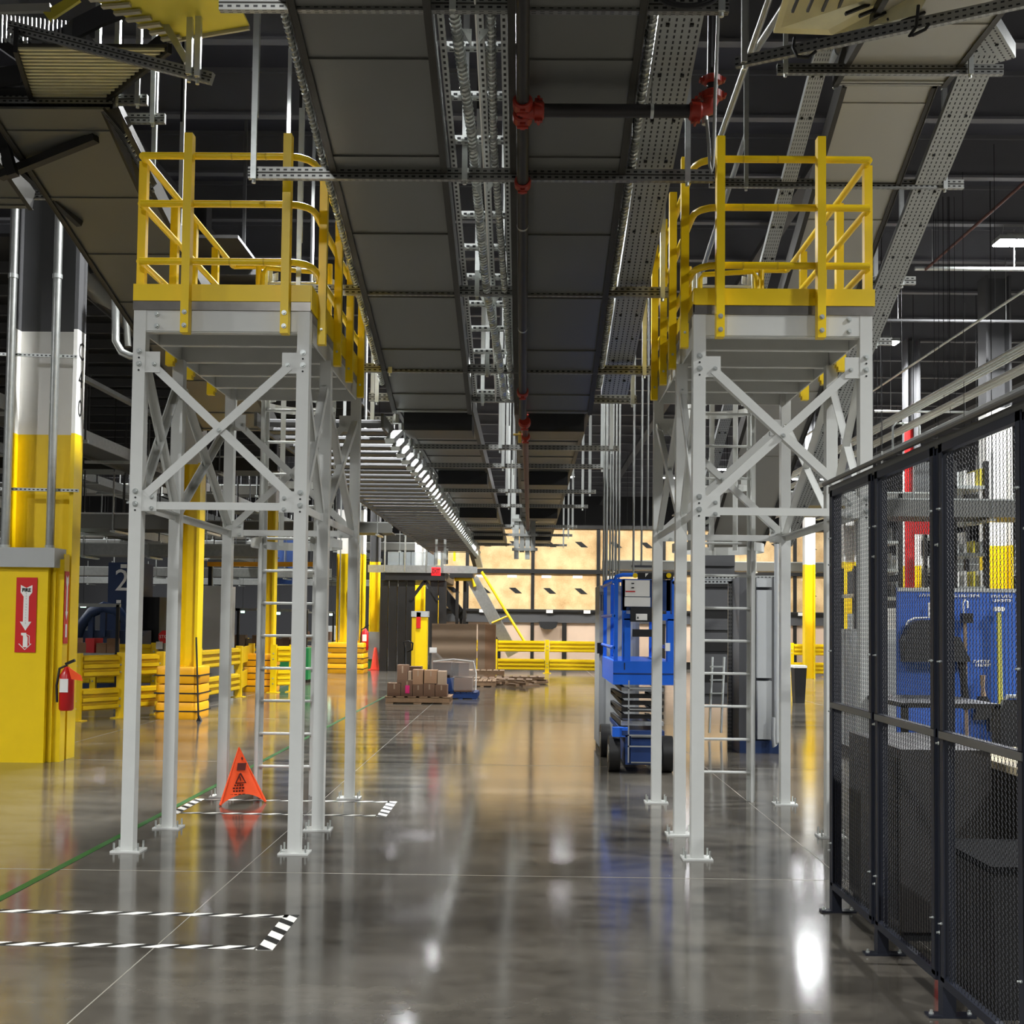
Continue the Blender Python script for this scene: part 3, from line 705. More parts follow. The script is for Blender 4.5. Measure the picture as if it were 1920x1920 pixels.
# hose bundle left of the left tower
p0, p1 = P(205, 235, 8.8), P(262, 345, 9.6)
t = thing('ribbed_cover', 'black ribbed flexible cover hanging beside the left conveyor edge', 'cover', tuple(p0))
for i in range(26):
    f = i / 25; c = p0.lerp(p1, f); MB().bar(c + Vector((-.05, 0, .14)), c + Vector((.12, .02, -.06)), .012, .02).build('fold', galv if i % 2 else blackm, t)
MB().prism([p0 + Vector((-.08, .02, .12)), p0 + Vector((.06, .02, .16)), p1 + Vector((.14, .02, .02)), p1 + Vector((0, .02, -.12))], (0, .02, 0)).build('backing', blackm, t)
t = thing('support_arm', 'dark diagonal support arms meeting above the lettered column', 'bracket', tuple(P(20, 320, 9.6)))
for (a, b, wd) in (((0, 330, 9.6), (180, 258, 9.2), .07), ((10, 290, 9.6), (150, 420, 10.4), .06), ((70, 130, 9.0), (-30, 60, 9), .08), ((0, 245, 9.4), (25, 330, 9.4), .08), ((62, 130, 9.1), (110, 178, 9.1), .09)):
    MB().bar(P(*a), P(*b), wd, wd).build('arm', blackm if wd != .09 else galv, t)
MB().bar(P(45, 70, 8.6), P(46, 130, 8.9), .05, .05).build('drop_channel', galv, t)

# ------------------------------------------------------------------ top right clutter
t = thing('guard_sheet', 'large tan guard sheet under the level conveyor at the top right', 'guard', tuple(P(1580, 30, 8.2)))
MB().prism([P(1450, 62, 8.6), P(1560, 66, 8.6), P(1720, 28, 8.0), P(1760, -40, 7.8), P(1480, -40, 8.2)], (0, 0, .02)).build('sheet', pan_t, t)
for i in range(7):
    MB().bar(P(1500 + 28 * i, -12, 8.1), P(1486 + 28 * i, 22 - i, 8.3), .02, .02).build('clip', dgrey, t)
for i in range(5):
    MB().bar(P(1585 + 26 * i, 26 + 4 * i, 8.2), P(1630 + 26 * i, 8 + 4 * i, 8.2), .03, .02).build('slot_bar', blackm, t)
t = thing('curved_end_guard', 'curved pale end guard where the steep conveyor turns over', 'guard', tuple(P(1700, 100, 9.3)))
MB().b2(tuple(P(1592, 112, 9.3)), tuple(P(1790, 60, 9.5))).build('end_plate', pan_l, t)
MB().tube([P(1580, 92, 9.25), P(1580, 92, 9.25) + Vector((0, .2, 0))], .07, 16).build('roller_end', galv, t, True)
MB().tube([P(1578, 92, 9.1), P(1578, 92, 9.14)], .045, 16).build('roller_cap', pan_l, t, True)
b = MB(); pts = [P(1760 + 40 * math.sin(R(a)), 118 - 75 * math.cos(R(a * .5)), 9.2) for a in range(0, 170, 15)]
b.tube(pts, .018, 8); b.build('curved_edge', galv_b, t, True)
for k, (pp, lab) in enumerate((([(1490, 70), (1487, 90), (1495, 106), (1515, 108), (1530, 96)], 'small'), ([(1722, 10), (1718, 50), (1705, 68), (1712, 66), (1735, 55), (1742, 45)], 'larger'))):
    t = thing('cable_loop', '%s black cable loop tied to the long diagonal strut' % lab, 'cable', tuple(P(*pp[0], 7.9)))
    MB().tube([P(u, v, 7.9) for u, v in pp], .012, 8).build('cable', black, t, True)
t = thing('cable_coil', 'black coiled cable lying on the topmost cross strut', 'cable', tuple(P(1290, 2, 6.2)))
for r in (.11, .09): MB().tube([P(1290, -8, 6.15) + Vector((r * 1.5 * math.cos(R(a)), 0, r * .6 * math.sin(R(a)))) for a in range(0, 361, 15)], .012, 8).build('coil', black, t, True)
# angled conduits at top right
for i, (a, b, r) in enumerate((((1478, 0, 8.8), (1400, 120, 9.6), .022), ((1445, -10, 8.6), (1350, 260, 9.8), .02), ((1400, 250, 11), (1300, 560, 13), .02))):
    t = thing('slanting_conduit', 'grey slanting conduit above the right tower, %s' % ('thickest', 'middle one', 'lowest')[i], 'conduit', tuple(P(*a)), 'slanting conduits above the right tower')
    MB().tube([P(*a), P(*b)], r * 1.4, 10).build('pipe', galv, t, True)

# ================================================================== SPRINKLER PIPES
def coupling(t, p, ax, r, h=.07):
    a = Vector(ax).normalized(); p = Vector(p)
    c = MB().tube([p - a * h / 2, p - a * h * .35, p + a * h * .35, p + a * h / 2], [r * 1.15, r * 1.4, r * 1.4, r * 1.15], 16).build('coupling', redc, t, True)
    s_ = a.cross(Vector((0, 1, 0)) if abs(a.y) < .8 else Vector((1, 0, 0))).normalized()
    for e in (-1, 1):
        MB().bar(p + s_ * e * r * 1.2 - a * h * .35, p + s_ * e * r * 1.2 + a * h * .35, .03, .045).build('coupling_ear', redc, c)
        MB().cyl(p + s_ * e * r * 1.75, .01, h * .9, tuple(s_.cross(a)), 8).build('coupling_bolt', redc, c, True)
px = -.055
zp = lambda d: zc(d) - .13
t = thing('sprinkler_pipe', 'black sprinkler pipe with red couplings running under the aisle conveyors', 'pipe', (px, 5, zp(5)))
MB().tube([(px, 4.6, zp(4.6)), (px, 11.3, zp(11.3))], .041, 18).build('main_pipe', mpipe, t, True)
for v in (345, 742): 
    d = 10815 / (1711 - v) * .965; coupling(t, (px, d, zp(d)), (0, SY, SZ), .041)
for v in (425, 620):
    d = 10815 / (1711 - v) * .965; MB().tube([(px, d, zp(d)), (px, d + .02, zp(d + .02))], .043, 16).build('pipe_band', galv, t, True)
dt = 6.93
tp = Vector((px, dt, zp(dt)))
coupling(t, tp + Vector((0, -.06, .015)), (0, SY, SZ), .045, .08); coupling(t, tp + Vector((0, .06, -.015)), (0, SY, SZ), .045, .08)
MB().tube([tp, tp + Vector((.12, 0, 0))], .052, 16).build('tee_outlet', redc, t, True); coupling(t, tp + Vector((.10, 0, 0)), (1, 0, 0), .042, .07)
xe = P(1322, 200, dt).x
MB().tube([tp + Vector((.12, 0, 0)), (xe - .08, dt, tp.z)], .041, 18).build('branch_pipe', mpipe, t, True)
MB().tube([(P(1222, 205, dt).x, dt, tp.z + .3), (P(1222, 205, dt).x, dt, tp.z)], .004, 6).build('pipe_strap_rod', galv, t)
MB().tube([(P(1219, 205, dt).x, dt, tp.z), (P(1225, 205, dt).x, dt, tp.z)], .046, 16).build('pipe_strap', galv_b, t, True)
coupling(t, (xe - .06, dt, tp.z), (1, 0, 0), .042, .08)
MB().tube([(xe - .04, dt, tp.z), (xe + .02, dt, tp.z + .02), (xe + .04, dt, tp.z + .08)], .05, 16).build('elbow', redc, t, True)
coupling(t, (xe + .045, dt, tp.z + .10), (0, 0, 1), .045, .06); coupling(t, (xe + .045, dt, tp.z + .20), (0, 0, 1), .042, .05)
MB().tube([(xe + .045, dt, tp.z + .1), (xe + .06, dt, 6.4)], .036, 16).build('riser_pipe', mpipe, t, True)
MB().cyl((xe + .0, dt, tp.z - .06), .02, .05, (0, 0, 1), 10).build('drain_plug', galv_b, t, True)
t = thing('sprinkler_hose', 'grey braided hose looping down from the red elbow', 'hose', (xe, dt, tp.z))
h0 = P(1327, 232, 6.88); hb = P(1333, 325, 6.88)
MB().tube([P(1325, 225, 6.88), P(1329, 270, 6.88), P(1331, 310, 6.88), P(1334, 324, 6.88), P(1337, 310, 6.88), P(1339, 260, 6.86), P(1341, 180, 6.84), P(1346, 40, 6.8), P(1349, -60, 6.8)], .011, 8).build('hose', hosegrey, t, True)
t = thing('drain_pipe', 'thin rust red pipe with brass valve continuing to the far wall', 'pipe', (px, 11.4, 3.7))
dd = 11.5
MB().tube([(px + .02, dd, zp(11.3)), (px + .03, 12.2, 3.62), (px + .1, 30, 3.62)], .034, 12).build('pipe', rustp, t, True)
coupling(t, (px + .03, 12.0, 3.64), (0, 1, 0), .036, .08); coupling(t, (px + .02, 11.5, zp(11.4)), (0, 1, -.2), .045, .09)
MB().cyl((px - .03, 11.8, 3.60), .018, .12, (0, 0, 1), 10).build('valve', brass, t, True); MB().cyl((px - .06, 11.75, 3.62), .012, .08, (1, 0, 0), 8).build('valve_handle', brass, t, True)

# ================================================================== COLUMNS
def h_column(label, x, y, w, dp, bands, name='steel_column', group='painted steel columns', ztop=8.6):
    "H-section: two flanges seen edge-on, web facing the aisle; painted in bands"
    t = thing(name, label, 'column', (x, y, 0), group)
    z0 = 0
    for ztop_, m in bands:
        z1 = ztop_ or ztop
        b = MB(); b.b2((x - w / 2, y - .0, z0), (x - w / 2 + .045, y + dp, z1)); b.b2((x + w / 2 - .045, y, z0), (x + w / 2, y + dp, z1)); b.b2((x - w / 2 + .045, y + dp * .55, z0), (x + w / 2 - .045, y + dp * .62, z1))
        b.build('painted_section', m, t); z0 = z1
    return t
CX, CY = -5.68, 12.95
t = h_column('lettered H column marked C 4 0, grey white and yellow, at the left edge', CX, CY, .77, .24, [(3.79, yel), (5.02, white), (None, dgrey)])
for txt, v, sx in (('C', 660, .9), ('4', 712, .9), ('0', 767, .9)):
    text(txt, .30, (CX + .386, CY + .12, Z(v, 13.05, 130)), inkb, t, 'painted_letter', '+x', sx=.8)
t = thing('column_guard', 'yellow boxed column guard with grey cap at the left edge', 'guard', (CX, CY - .3, 0))
gx1 = P(87, 1200, 12.6).x
MB().b2((-6.6, 12.60, 0), (gx1, 12.66, 2.36)).build('front_plate', yel, t)
MB().b2((gx1 + .03, 12.66, 0), (gx1 + .06, 12.85, 2.36)).build('side_flange', yel, t)
MB().b2((gx1 - .02, 12.70, 0), (gx1 + .13, 12.74, 2.30)).build('corner_strip', yel, t)
MB().b2((gx1 + .13, 12.70, 0), (gx1 + .14, 12.84, 2.36)).build('side_plate', yel, t)
MB().b2((-6.65, 12.54, 2.20), (gx1 + .09, 12.86, 2.42)).build('cap', cab_l, t)
def fire_sign(label, x0, x1, z0, z1, y, side=False):
    t = thing('fire_extinguisher_sign', label, 'sign', ((x0 + x1) / 2, y, z0), 'red fire extinguisher signs')
    cx = (x0 + x1) / 2; w_ = x1 - x0; h = z1 - z0
    MB().b2((x0, y, z0), (x1, y + .006, z1)).build('plate', signr, t)
    def pt(a, b): return (cx + a * w_, y - .001, z0 + b * h)
    pl = [(-.28, .90), (0, .86), (.28, .90), (.28, .80), (.13, .745), (.13, .41), (.28, .41), (0, .29), (-.28, .41), (-.13, .41), (-.13, .745), (-.28, .80)]
    MB().prism([pt(*p) for p in pl], (0, -.002, 0)).build('arrow_print', signw, t)
    MB().prism([pt(*p) for p in [(-.1, .07), (.12, .07), (.12, .2), (.05, .23), (.05, .26), (-.2, .26), (-.2, .23), (-.1, .22)]], (0, -.002, 0)).build('extinguisher_print', signw, t)
    MB().tube([pt(.05, .24), pt(.2, .22), pt(.2, .13), pt(.26, .1)], w_ * .02, 6).build('hose_print', signw, t)
    MB().tube([pt(-.3, .115), pt(0, .035), pt(.3, .115)], w_ * .025, 6).build('chevron_print', signw, t)
    text('FIRE', w_ * .23, pt(0, .83), inkb, t, 'lettering', bold=.003)
    for i, ch in enumerate('EXTINGUISHER'): text(ch, w_ * .105, pt(0, .785 - i * .036), inkb, t, 'lettering')
    return t
a0 = P(27, 1223, 12.59); a1 = P(70, 1083, 12.59)
fire_sign('red fire extinguisher arrow sign on the front of the yellow column guard', a0.x, a1.x, a0.z, a1.z, 12.59)
# side sign facing the aisle
t = thing('fire_extinguisher_sign', 'narrow edge-on red extinguisher sign on the side of the column guard', 'sign', (gx1 + .15, 12.9, 1.2), 'red fire extinguisher signs')
sx_ = gx1 + .142
MB().b2((sx_, 12.71, a0.z + .1), (sx_ + .006, 12.83, a1.z + .08)).build('plate', signr, t)
zz0 = a0.z + .12; hh = a1.z - a0.z
MB().prism([(sx_ + .007, 12.77 + a * .12, zz0 + b * hh) for a, b in [(-.28, .90), (0, .86), (.28, .90), (.28, .80), (.13, .745), (.13, .41), (.28, .41), (0, .29), (-.28, .41), (-.13, .41), (-.13, .745), (-.28, .80)]], (.002, 0, 0)).build('arrow_print', signw, t)
MB().b2((sx_ + .007, 12.75, zz0 + .06 * hh), (sx_ + .009, 12.79, zz0 + .24 * hh)).build('extinguisher_print', signw, t)
# conduits on the column
for u, s_ in ((10, 'left'), (94, 'right')):
    p = P(u, 1000, 12.85)
    t = thing('riser_conduit', '%s galvanized conduit rising up the lettered column' % s_, 'conduit', (p.x, 12.85, 2.42), 'column riser conduits')
    MB().tube([(p.x, 12.85, 2.42), (p.x, 12.85, 6.8)], .048, 14).build('pipe', galv, t, True)
    for v in (518, 1026): MB().cyl((p.x, 12.85, Z(v, 12.85, 50)), .056, .05, (0, 0, 1), 14).build('fitting', galv_b, t, True)
t = thing('strap_channel', 'upper slotted strap holding the two conduits to the lettered column', 'bracket', (CX, 12.9, 4.8)); MB().bar((-6.3, 12.91, Z(664, 12.9, 80)), (CX + .40, 12.91, Z(668, 12.9, 80)), .03, .035).build('strap', strut_b, t)
t = thing('strap_channel', 'lower slotted strap holding the two conduits to the lettered column', 'bracket', (CX, 12.9, 3.2)); MB().bar((-6.3, 12.91, Z(917, 12.9, 80)), (CX + .46, 12.91, Z(919, 12.9, 80)), .03, .035).build('strap', strut_b, t)

def bumpers(label, x, y, w, n=3, h=.27):
    t = thing('column_bumper', label, 'bumper', (x, y, 0), 'yellow column bumpers')
    for i in range(n):
        r = .12; hw = w / 2
        pts = []
        for cx_, cy_, a0_ in ((hw - r, -hw + r, -90), (hw - r, hw - r, 0), (-hw + r, hw - r, 90), (-hw + r, -hw + r, 180)):
            for a in range(0, 91, 18): pts.append((x + cx_ + r * math.cos(R(a0_ + a)), y + cy_ + r * math.sin(R(a0_ + a))))
        z0 = i * (h + .02)
        b = MB(); o = 0
        lv = [(z0, -.03), (z0 + .03, 0), (z0 + h - .03, 0), (z0 + h, -.03)]
        for z, e in lv:
            for (a, c) in pts: b.v.append((x + (a - x) * (1 + e), y + (c - y) * (1 + e), z))
        n_ = len(pts)
        for k in range(3):
            for j in range(n_): b.quad([k * n_ + j, k * n_ + (j + 1) % n_, (k + 1) * n_ + (j + 1) % n_, (k + 1) * n_ + j])
        b.quad(list(reversed(range(n_)))); b.quad([3 * n_ + j for j in range(n_)])
        b.build('bumper_ring', yel_o, t, True)
        MB().b2((x - hw - .004, y - hw - .004, z0 + h * .45), (x + hw + .004, y + hw + .004, z0 + h * .53)).build('strap', black, t)
h_column('brown yellow column behind the left tower legs, nearer one', P(352, 1200, 18.4).x, 18.3, .36, .3, [(4.2, yel), (5.1, white), (None, dgrey)])
bumpers('yellow bumper stack round the brown yellow column behind the left tower', P(335, 1200, 18.2).x, 18.5, .72)
h_column('narrow yellow column between the left tower ladder rungs', P(500, 1200, 25.7).x, 25.6, .34, .3, [(4.2, yel), (5.1, white), (None, dgrey)])
bumpers('yellow bumper stack seen between the left tower ladder rungs', P(490, 1200, 25.4).x, 25.5, .72)
cxx = P(654, 1200, 34.8).x
t = h_column('wide bright yellow column right of the left tower', cxx, 34.9, .86, .4, [(3.7, yel), (5.1, white), (None, dgrey)])
MB().b2((cxx - .35, 34.85, .8), (cxx + .35, 34.9, 3.7)).build('front_plate', yel, t)
MB().b2((cxx - .05, 34.82, 1.9), (cxx + .22, 34.85, 2.6)).build('red_sign', signr, t)
bumpers('bright yellow bumper stack right of the left tower', cxx, 34.7, 1.12, h=.3)
for dx in (-.3, .0, .3): 
    t = thing('riser_conduit', 'thin grey conduit on the wide bright yellow column, %s' % {-.3: 'left one', .0: 'middle one', .3: 'right one'}[dx], 'conduit', (cxx + dx, 34.75, 1.2)); MB().tube([(cxx + dx, 34.75, 1.0), (cxx + dx, 34.75, 6)], .025, 8).build('pipe', galv, t, True)
h_column('grey topped yellow column just right of the wide bright one', P(700, 1200, 37.5).x, 37.5, .33, .3, [(3.0, yel), (3.6, yel), (None, dgrey)])
h_column('yellow column with white top seen through the right tower', P(1519, 1200, 34.5).x, 34.5, .32, .3, [(3.5, yel), (5.0, white), (None, dgrey)])
h_column('white and yellow column at the right end of the fence view', P(1876, 1100, 22).x, 22.0, .50, .4, [(3.25, yel), (6.0, white), (None, dgrey)])
h_column('white and yellow column beside the red pipe behind the fence', P(1714, 1100, 27).x, 27.0, .34, .3, [(3.1, yel), (5.4, white), (None, dgrey)])
h_column('small yellow column behind the first fence panel', P(1594, 1100, 31).x, 31.0, .34, .3, [(3.4, yel), (5.0, white), (None, dgrey)])
t = thing('red_riser_pipe', 'red fire riser pipe behind the mesh fence', 'pipe', (P(1705, 1100, 26.5).x, 26.4, 0)); xx = P(1703, 1100, 26.5).x
MB().tube([(xx, 26.4, .0), (xx, 26.4, 6.4)], .11, 12).build('pipe', signr, t, True)
MB().b2((xx + .1, 26.3, 4.6), (xx + .55, 26.35, 5.5)).build('grey_plate', cab, t); MB().b2((xx + .0, 26.3, 3.8), (xx + .5, 26.38, 4.7)).build('red_plate', signr, t)

# fire extinguisher
def extinguisher(label, x, y, z, s=1.0, tagc=False):
    t = thing('fire_extinguisher', label, 'extinguisher', (x, y, z))
    MB().tube([(x, y, z), (x, y, z + .02 * s), (x, y, z + .42 * s), (x, y, z + .48 * s), (x, y, z + .52 * s)], [.07 * s, .085 * s, .085 * s, .05 * s, .025 * s], 16).build('cylinder', ext, t, True)
    MB().b2((x - .05 * s, y - .09 * s, z + .22 * s), (x + .05 * s, y - .084 * s, z + .38 * s)).build('label_plate', signw, t)
    MB().bar((x - .02, y, z + .55 * s), (x + .09 * s, y, z + .6 * s), .03, .03).build('valve_lever', blackm, t)
    MB().tube([(x, y, z + .54 * s), (x - .08 * s, y - .03, z + .5 * s), (x - .1 * s, y - .05, z + .3 * s), (x - .09 * s, y - .05, z + .1 * s)], .014 * s, 8).build('hose', black, t, True)
    if tagc: MB().prism([(x + .05, y - .1, z + .5), (x + .2, y - .1, z + .40), (x + .22, y - .1, z + .34), (x + .09, y - .1, z + .36)], (0, .004, 0)).build('inspection_tag', orange, t)
    return t
pe = P(133, 1331, 12.78); extinguisher('red fire extinguisher with an orange tag beside the column guard', gx1 + .205, 12.70, pe.z, .95, True)
pe = P(681, 1220, 34.4); extinguisher('small distant fire extinguisher on the wide bright yellow column', pe.x, 34.74, pe.z, 1.3)

# ================================================================== GUARD RAILS ON THE FLOOR
def rail_beam(t, a, b, z, h=.37, m=None):
    "corrugated beam: three ribs pressed into the face"
    a = Vector((a[0], a[1], z)); b = Vector((b[0], b[1], z)); q = MB(); q.bar(a, b, .02, h * .95)
    sd = (b - a).normalized().cross(Vector((0, 0, 1))).normalized()
    if sd.y > 0: sd = -sd
    for k in (-1, 0, 1):
        c = Vector((0, 0, k * h * .33)) + sd * .03; q.bar(a + c, b + c, .05, h * .16)
    for k in (-.5, .5):
        c = Vector((0, 0, k * h * .33)) + sd * .012; q.bar(a + c, b + c, .02, h * .1)
    return q.build('rail_beam', m or yel_rail, t)
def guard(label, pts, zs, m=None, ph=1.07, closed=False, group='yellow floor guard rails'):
    t = thing('guard_rail_barrier', label, 'barrier', (pts[0][0], pts[0][1], 0), group)
    for p in pts:
        q = MB().b2((p[0] - .065, p[1] - .05, 0), (p[0] + .065, p[1] + .05, ph)).build('post', m or yel_rail, t)
        MB().b2((p[0] - .13, p[1] - .12, 0), (p[0] + .13, p[1] + .12, .015)).build('foot_plate', m or yel_rail, q)
        bolts(t, [(p[0], p[1] - .05, z) for z in (.2, .32, .75, .87)], r=.018)
    for a, b in zip(pts, pts[1:]):
        va = Vector((a[0], a[1])); vb = Vector((b[0], b[1])); dd_ = (vb - va).normalized() * .08; va += dd_; vb -= dd_
        for z in zs: rail_beam(t, (va.x, va.y - .0), (vb.x, vb.y - .0), z, m=m)
    return t
def fp(u, d): return (P(u, 1300, d).x, d)
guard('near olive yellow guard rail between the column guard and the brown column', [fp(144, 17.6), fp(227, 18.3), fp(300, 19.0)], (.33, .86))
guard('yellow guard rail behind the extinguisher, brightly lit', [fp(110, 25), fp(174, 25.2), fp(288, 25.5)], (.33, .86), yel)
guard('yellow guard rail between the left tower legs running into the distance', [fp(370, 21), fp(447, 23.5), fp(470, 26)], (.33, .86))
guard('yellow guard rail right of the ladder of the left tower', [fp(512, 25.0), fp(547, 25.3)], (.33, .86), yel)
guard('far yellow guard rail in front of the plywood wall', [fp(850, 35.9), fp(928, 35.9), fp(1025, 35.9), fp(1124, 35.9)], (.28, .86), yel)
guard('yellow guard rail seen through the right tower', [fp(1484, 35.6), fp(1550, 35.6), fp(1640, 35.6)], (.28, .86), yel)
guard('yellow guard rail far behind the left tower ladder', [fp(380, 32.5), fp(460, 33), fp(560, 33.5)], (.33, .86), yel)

# ================================================================== PLYWOOD SORTING WALL
YW = 40.5
t = thing('sorting_wall', 'long plywood panelled wall with black slots closing the far end of the aisle', 'wall', (0, YW, 0))
wz = lambda v: Z(v, YW, 1060)
bays = [(824, 875), (875, 998), (998, 1121), (1121, 1244), (1244, 1367), (1367, 1490), (1490, 1548)]
zt0, zt1, zm0, zm1, zb0 = wz(1068), wz(992), wz(1143), wz(1076), wz(1240)
def fx_(u): return P(u, 1165, YW).x
for (a, b) in bays:
    xa, xb = fx_(a + 3), fx_(b - 3)
    for z0, z1, mm in ((zt0, zt1, ply), (zm0, zm1, ply), (.25, wz(1168), ply_p)):
        p = MB().b2((xa, YW, z0), (xb, YW + .04, z1)).build('plywood_panel', mm, t)
        if mm is ply:
            n = 2 if b - a > 80 else 1
            for k in range(n):
                x = xa + (xb - xa) * ((k + .5) / n if n > 1 else .5); zc_ = z0 + (z1 - z0) * (.62 if z0 == zt0 else .52); ww, hh_ = .2, .2
                MB().prism([(x - ww * 1.2, YW - .004, zc_ + hh_ / 2), (x, YW - .004, zc_ + hh_ / 2), (x + ww * 1.2, YW - .004, zc_ - hh_ / 2), (x, YW - .004, zc_ - hh_ / 2)], (0, -.01, 0)).build('slot', inkb, p)
                if z0 == zm0: MB().b2((x - .3, YW - .012, z1 - .16), (x + .05, YW - .004, z1 - .05)).build('number_label', signw, p)
for (a, b) in bays[:-1]:
    MB().b2((fx_(b) - .06, YW - .06, 0), (fx_(b) + .06, YW + .05, zt1 + .1)).build('frame_post', blackm, t)
xl_, xr_ = fx_(824), fx_(1550)
for v0, v1, mm in ((1068, 1076, blackm), (1143, 1168, dgrey), (985, 992, blackm)): MB().b2((xl_, YW - .1, wz(v1)), (xr_, YW + .05, wz(v0))).build('frame_rail', mm, t)
MB().b2((xl_, YW - .2, wz(1148)), (xr_, YW - .1, wz(1144))).build('shelf_lip', blackm, t)
for u in (905, 1030, 1100, 1155, 1300, 1500): MB().b2((fx_(u) - .12, YW - .22, wz(1150)), (fx_(u) + .12, YW - .2, wz(1144))).build('shelf_label', signw, t)
for u in (1058, 935, 1180): MB().b2((fx_(u) - .08, YW - .08, .2), (fx_(u) + .08, YW - .02, wz(1160))).build('lower_post', blackm, t)
MB().b2((xl_, YW + .1, 0), (xr_, YW + .2, zt1)).build('backing', blackm, t)
t = thing('monitor_screen', 'black rounded monitor hanging below the plywood wall shelf', 'screen', tuple(P(1027, 1168, 40)))
xa, xb = P(1010, 1168, 40.1).x, P(1046, 1168, 40.1).x
MB().prism([(xa, 40.1, wz(1166)), (xb, 40.1, wz(1166)), (xb - .05, 40.1, wz(1176)), (xb - .2, 40.1, wz(1180)), (xa + .2, 40.1, wz(1180)), (xa + .05, 40.1, wz(1176))], (0, .35, 0)).build('screen_body', black, t)

# ------------------------------------------------------------------ dark mezzanine, far left of the wall
t = thing('mezzanine_platform', 'black steel mezzanine platform with clear guarding left of the plywood wall', 'platform', (P(780, 1250, 36).x, 36, 0))
ym = 36.0; za = Z(1088, ym, 780); zbm = Z(1072, ym, 780)
MB().b2((P(722, 1080, ym).x, ym, za), (P(834, 1080, ym).x, ym + 5, zbm)).build('deck_frame', blackm, t)
MB().b2((P(690, 1070, ym).x, ym - .05, Z(1074, ym, 780)), (P(895, 1070, ym).x, ym + .02, Z(1060, ym, 780))).build('edge_channel', galv, t)
for u in (718, 735, 752, 768, 812, 828): MB().b2((P(u, 1200, ym).x - .12, ym + .1, 0), (P(u, 1200, ym).x + .12, ym + .35, za)).build('support_leg', blackm, t)
for (u0, u1) in ((768, 795), (820, 795)): MB().bar((P(u0, 1200, ym).x, ym + .1, Z(1125, ym, 780)), (P(u1, 1200, ym).x, ym + .1, za), .08, .1).build('knee_brace', blackm, t)
for k in range(5): MB().b2((P(727 + 22 * k, 1050, ym).x, ym, zbm), (P(748 + 22 * k, 1050, ym).x, ym + .03, Z(1035, ym, 780))).build('clear_guard_panel', mat('clear_guard', (150, 156, 156), .2, 0, .1, 3, alpha=.45) if k == 0 else MATS['clear_guard'], t)
for u in (722, 760, 800, 830): MB().tube([(P(u, 1050, ym).x, ym - .05, zbm), (P(u, 1050, ym).x, ym - .05, Z(985, ym, 780))], .03, 8).build('guard_stanchion', galv, t, True)
t = thing('exit_sign', 'small red lit EXIT sign hanging from the far mezzanine', 'sign', tuple(P(817, 1071, 34)))
e0, e1 = P(809, 1079, 34), P(826, 1064, 34)
MB().b2((e0.x, 34, e0.z), (e1.x, 34.06, e1.z)).build('sign_box', exitm, t)
text('EXIT', .175, ((e0.x + e1.x) / 2, 33.97, (e0.z + e1.z) / 2), inkb, t, 'lettering', ext_=.01, sx=.68, bold=.007)
MB().tube([((e0.x + e1.x) / 2, 34.03, e1.z), ((e0.x + e1.x) / 2, 34.03, 9.3)], .015, 6).build('hanging_rod', galv, t)
# stair at the wall
t = thing('crossover_stair', 'grey stair with yellow handrails leaning down in front of the plywood wall', 'stair', (P(900, 1250, 37).x, 37, 0))
s0, s1 = P(885, 1085, 37), P(962, 1228, 37)
MB().bar(s0, s1, .12, .38).build('stringer', galv, t); MB().bar(s0 + Vector((0, .9, 0)), s1 + Vector((0, .9, 0)), .12, .38).build('stringer', galv, t)
for k in range(9): c = s0.lerp(s1, (k + .5) / 9) + Vector((0, .45, 0)); MB().box(c, (.28, .85, .04)).build('tread', galv, t)
MB().tube([P(852, 1086, 36.9), P(885, 1086, 36.9), P(890, 1100, 36.9)], .06, 8).build('handrail', yel, t, True)
MB().tube([P(903, 1072, 36.9), P(985, 1206, 36.9)], .045, 8).build('handrail', yel, t, True)
MB().tube([P(922, 1168, 36.9), P(955, 1154, 36.9)], .03, 8).build('handrail_brace', yel_rail, t, True)
MB().tube([P(852, 1052, 36.9), P(852, 1030, 36.9), P(858, 1026, 36.9), P(872, 1026, 36.9)], .04, 8).build('gate_rail', yel, t, True)
MB().b2(tuple(P(843, 1083, 36.7)), tuple(P(890, 1069, 38))).build('landing', blackm, t)
for u in (856, 870): MB().b2((P(u, 1200, 37).x - .05, 37, 0), (P(u, 1200, 37).x + .05, 37.1, P(u, 1085, 37).z)).build('landing_leg', blackm, t)
# far chute
t = thing('black_chute', 'black sloping chute below the far mezzanine', 'chute', (P(840, 1140, 38).x, 38, 0))
MB().bar(P(818, 1095, 38), P(862, 1150, 38), .5, .35).build('chute_body', blackm, t); MB().b2(tuple(P(853, 1160, 38)), tuple(P(875, 1145, 38.4))).build('chute_end', black, t)
MB().b2((P(864, 1165, 38).x - .05, 38.1, 0), (P(864, 1165, 38).x + .05, 38.2, P(864, 1158, 38).z)).build('chute_leg', blackm, t)
# second yellow column guard (far)
t = thing('column_guard', 'small far yellow column guard with grey cap and red sign', 'guard', (P(786, 1250, 35).x, 35, 0))
g0, g1 = P(771, 1250, 35), P(801, 1152, 35)
MB().b2((g0.x, 35, 0), (g1.x, 35.4, g1.z)).build('front_plate', yel, t); MB().b2((g0.x - .02, 34.97, g1.z - .08), (g1.x + .03, 35.45, g1.z + .1)).build('cap', cab_l, t)
MB().b2((P(781, 1150, 34.98).x, 34.97, Z(1178, 35, 786)), (P(789, 1150, 34.98).x, 34.99, Z(1148, 35, 786))).build('red_sign', signr, t)
MB().b2((g0.x, 34.985, 0), (g0.x + .12, 34.999, g1.z - .1)).build('corner_strip', yel_rail, t)
h_column('yellow column seen between the far mezzanine legs', P(787, 1100, 42).x, 42, .4, .25, [(3.3, yel), (5, white), (None, dgrey)])
